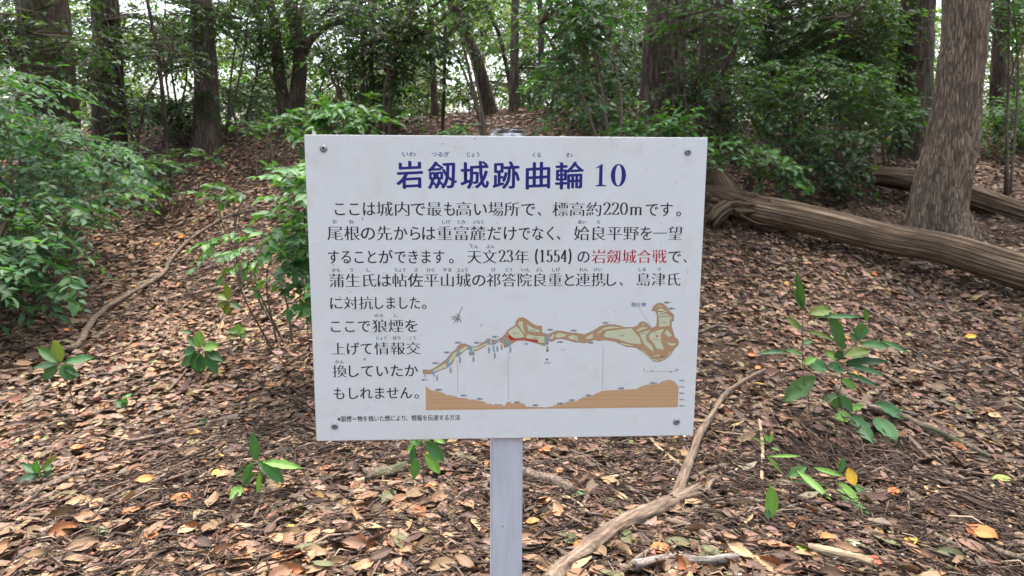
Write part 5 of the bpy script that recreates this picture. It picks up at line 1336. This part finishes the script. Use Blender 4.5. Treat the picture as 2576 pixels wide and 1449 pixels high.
# ------------------------------------------------------------------ seedlings, leaf by leaf
def seedling(label, conv, stems, leaves, foot_uv, dY=0.0, pal=G_MID, cat='seedling', stem_r=.0025, serr=.0, Y=None):
    f = hit(*conv(*foot_uv)) if Y is None else None
    Yb = f[1] if Y is None else Y
    fw = f if f is not None else at(*conv(*foot_uv), Yb)
    fw = np.array([fw[0], fw[1], g1(fw[0], fw[1])])
    e = empty('seedling', tuple(fw), label, cat)
    def put(x, y, dz=0.0):
        u, v = conv(x, y)
        return at(u, v, min(Yb - dY + dz, hit(u, v)[1] - .05))
    T = Tubes()
    for st in stems:
        W = [put(*p) for p in st]
        if st[0] == foot_uv: W[0] = fw - np.array([0, 0, .03])
        T.add(smooth_path(W, 12), np.linspace(stem_r, stem_r * .6, 12), 6, .1, 3)
    T.build('stem', M_STICK, e)
    s = abs(conv(1000, 0)[0] - conv(0, 0)[0]) / 1000
    for k, lf in enumerate(leaves):
        x0, y0, x1, y1, w = lf[:5]
        tone = lf[5] if len(lf) > 5 else 0
        dz = lf[6] if len(lf) > 6 else random.uniform(-.035, .02)
        a = put(x0, y0); b = put(x1, y1, dz)
        L = np.linalg.norm(b - a); hw = w * s * Yb / FPX / 2
        c = {0: pal[k % len(pal)], 1: (.13, .26, .05), 2: (.10, .14, .03), 3: (.045, .125, .042), 4: (.5, .30, .03)}[tone]
        P, F = fine_leaf(.09 if serr else .02, 200 + k, .48)
        me = unit_leaf_mesh('leaf', P, F, np.array(c) * random.uniform(.9, 1.1), hw / L * 1.12, random.uniform(.05, .16), M_GLOSSY, random.uniform(-.08, .08), random.uniform(-.15, .15))
        view = (np.array([0, 0, CAM_Z]) - a); view /= np.linalg.norm(view)
        n = view * .75 + np.array([random.uniform(-.25, .25), 0, .7])
        place_leaf('leaf', me, e, a, b - a + np.array([0, 0, .08 * L]), n, L)
    return e
R2 = lambda x, y: (x * .4563, 788 + y * .4563)
R3 = lambda x, y: (525.3 + .3059 * x, 1017.8 + .3059 * y)
R5 = lambda x, y: (1707.3 + .3626 * x, 591 + .3626 * y)
R6 = lambda x, y: (1773 + .3204 * x, 985 + .3204 * y)
seedling('seedling with a whorl of broad green leaves on a bare stem at the left', R2, [[(430,600),(400,480),(370,370),(335,290)], [(425,580),(395,470),(350,300)]],
   [(335,270,290,150,62,2),(320,275,205,190,58),(325,285,175,300,46),(360,272,522,250,56,3),(340,285,400,372,72,3),(325,290,238,372,58),(350,300,442,352,34,0)], (430,600), pal=G_MID)
seedling('leafy seedling beneath the long root, right of the bare stemmed one', R2, [[(1215,370),(1170,280),(1110,200),(1095,150)]],
   [(1095,190,1100,95,55,1),(1090,190,1030,130,40),(1080,195,1010,230,60,3),(1090,210,1000,300,62,3),(1100,215,1075,320,66,3),(1120,195,1205,180,60,1),(1130,205,1232,272,50,0),(1130,225,1198,332,56,3),(1110,225,1112,330,50,3),(1060,110,985,100,24)], (1215,370), pal=G_MID)
seedling('small dark seedling on a long thin stalk up the slope', R2, [[(1190,150),(1215,60),(1240,-20),(1262,-70)]],
   [(1262,-70,1245,-165,40,2),(1262,-70,1200,-105,50,2),(1262,-60,1190,-30,40,2),(1262,-60,1330,-20,36,0),(1255,-50,1250,10,40,2)], (1190,150), pal=G_SHADE)
seedling('low olive seedling just right of the leafy one', R2, [[(1330,170),(1325,130),(1310,100)]],
   [(1315,110,1310,60,45,1),(1315,112,1250,95,30,0),(1320,115,1350,92,40,1),(1310,120,1265,135,30,2),(1318,118,1355,140,30,0)], (1330,170), pal=G_BRIGHT)
seedling('tiny pale seedling near the left edge', R2, [[(200,940),(210,890),(240,850)]],
   [(215,885,110,832,40),(205,885,195,820,40,3),(225,870,310,790,36,2),(240,860,292,855,50,3),(215,890,85,945,50),(225,890,230,915,34,3),(240,880,285,905,40,0)], (200,940), pal=G_BLUE)
seedling('single round green leaf shoot on the litter', R2, [[(690,535),(680,500)]], [(690,522,640,480,50,3),(684,505,697,470,38,0)], (690,535), pal=G_BLUE)
seedling('tiny shoot in the twig tangle left of the board', R2, [[(1135,640),(1120,610)]], [(1120,612,1092,600,34,3),(1122,610,1140,580,30,0),(1122,615,1138,640,22,3)], (1135,640), pal=G_BLUE)
seedling('broad leaved seedling with five large glossy leaves below the lower left of the board', R3, [[(500,790),(470,680),(420,540),(390,470)]],
   [(390,465,358,235,82,3,.0),(372,475,272,672,92,3),(300,500,185,640,60,0,.04),(420,545,408,757,46,1),(405,465,618,652,108,3),(440,475,765,538,78,1,.03),(275,675,175,785,84,1),(390,560,300,668,60,0,.02)], (500,790), pal=G_MID, stem_r=.003, serr=1)
seedling('seedling with hanging leaves under the lower edge of the board', R3, [[(1775,745),(1765,600),(1755,450),(1750,300),(1750,200)]],
   [(1745,300,1622,392,60,1),(1750,330,1650,300,60,0),(1690,330,1665,485,50,0),(1770,400,1895,575,90,1),(1780,300,1925,480,100,0),(1700,440,1690,615,78,0),(1755,290,1880,215,90,0),(1750,260,1700,180,80,0),(1800,250,1945,330,60,1)], (1775,745), pal=G_BRIGHT, stem_r=.003)
seedling('tall serrated seedling with many long leaves right of the board', R5, [[(905,1255),(900,1120),(865,1000),(858,700),(858,515)], [(905,1255),(960,1180),(1105,1100),(1130,980),(1105,870),(1120,800)], [(1105,870),(1200,780),(1245,730),(1290,600)], [(1105,1100),(1170,1200),(1200,1250)]],
   [(868,520,812,262,52,0),(858,505,792,382,44),(848,660,742,570,56,2),(1052,522,908,552,86,2,-.03),(1285,572,915,582,38,3),(1135,800,1052,538,92,0),(1085,735,895,668,48,2),(855,832,740,800,52,0),(760,815,545,825,40,0),
    (1305,600,1290,518,30,0),(1250,725,1285,610,84,3),(1250,762,1485,778,66,3),(1400,735,1600,822,36,3),(1135,845,1335,815,96,2),(1150,885,1465,890,62,0),(1150,900,1435,985,54,3),(1150,960,1385,1060,46,0),(1035,935,872,900,110,3),(1140,945,1030,915,92,3),
    (955,985,735,1165,120,0),(1110,1105,1000,1160,52,3),(1105,1105,1205,1235,60,3),(1198,1262,1085,1280,86,1),(1197,1250,1342,1455,92,3),(1360,1165,1590,1290,96,3),(1360,1270,1510,1440,110,3),(1110,870,1105,800,60,0),(905,1080,800,1030,52,0),(870,900,960,850,54,1),(862,760,930,735,46,0),(1128,1000,1230,1075,56,1),(1110,1120,1080,1215,60,0),(1180,1215,1290,1190,56,1),(1250,740,1180,690,50,0),(1110,860,1010,820,56,1)], (905,1255), pal=G_MID, stem_r=.0035, serr=1)
seedling('low seedling of drooping long leaves at the lower right', R6, [[(1000,760),(900,650),(760,600),(700,640)], [(1000,760),(1060,720),(1100,760)]],
   [(720,620,985,862,56,1),(800,590,655,680,80,0),(850,600,1092,672,46,1),(680,700,965,752,40,0),(1040,720,1192,905,92,1),(1060,830,1292,972,62,0),(1150,700,1285,865,44,3),(1095,520,1062,645,44,3),(480,500,602,642,28,1),(500,512,765,520,28,1),(1125,600,1175,745,76,4)], (1000,760), pal=G_BRIGHT, stem_r=.002)
seedling('holed bright green leaf standing beside the drooping seedling', R6, [[(520,1000),(520,900)]], [(520,990,520,735,104,1),(505,1000,480,920,50,3)], (520,1000), pal=G_BRIGHT)
seedling('small green shoot by the short pale upright stick', R6, [[(520,470),(510,420),(500,380)]], [(515,410,460,340,30,1),(510,400,530,330,40,1),(500,420,350,350,20,2),(520,440,600,470,22,1)], (520,470), pal=G_BRIGHT)
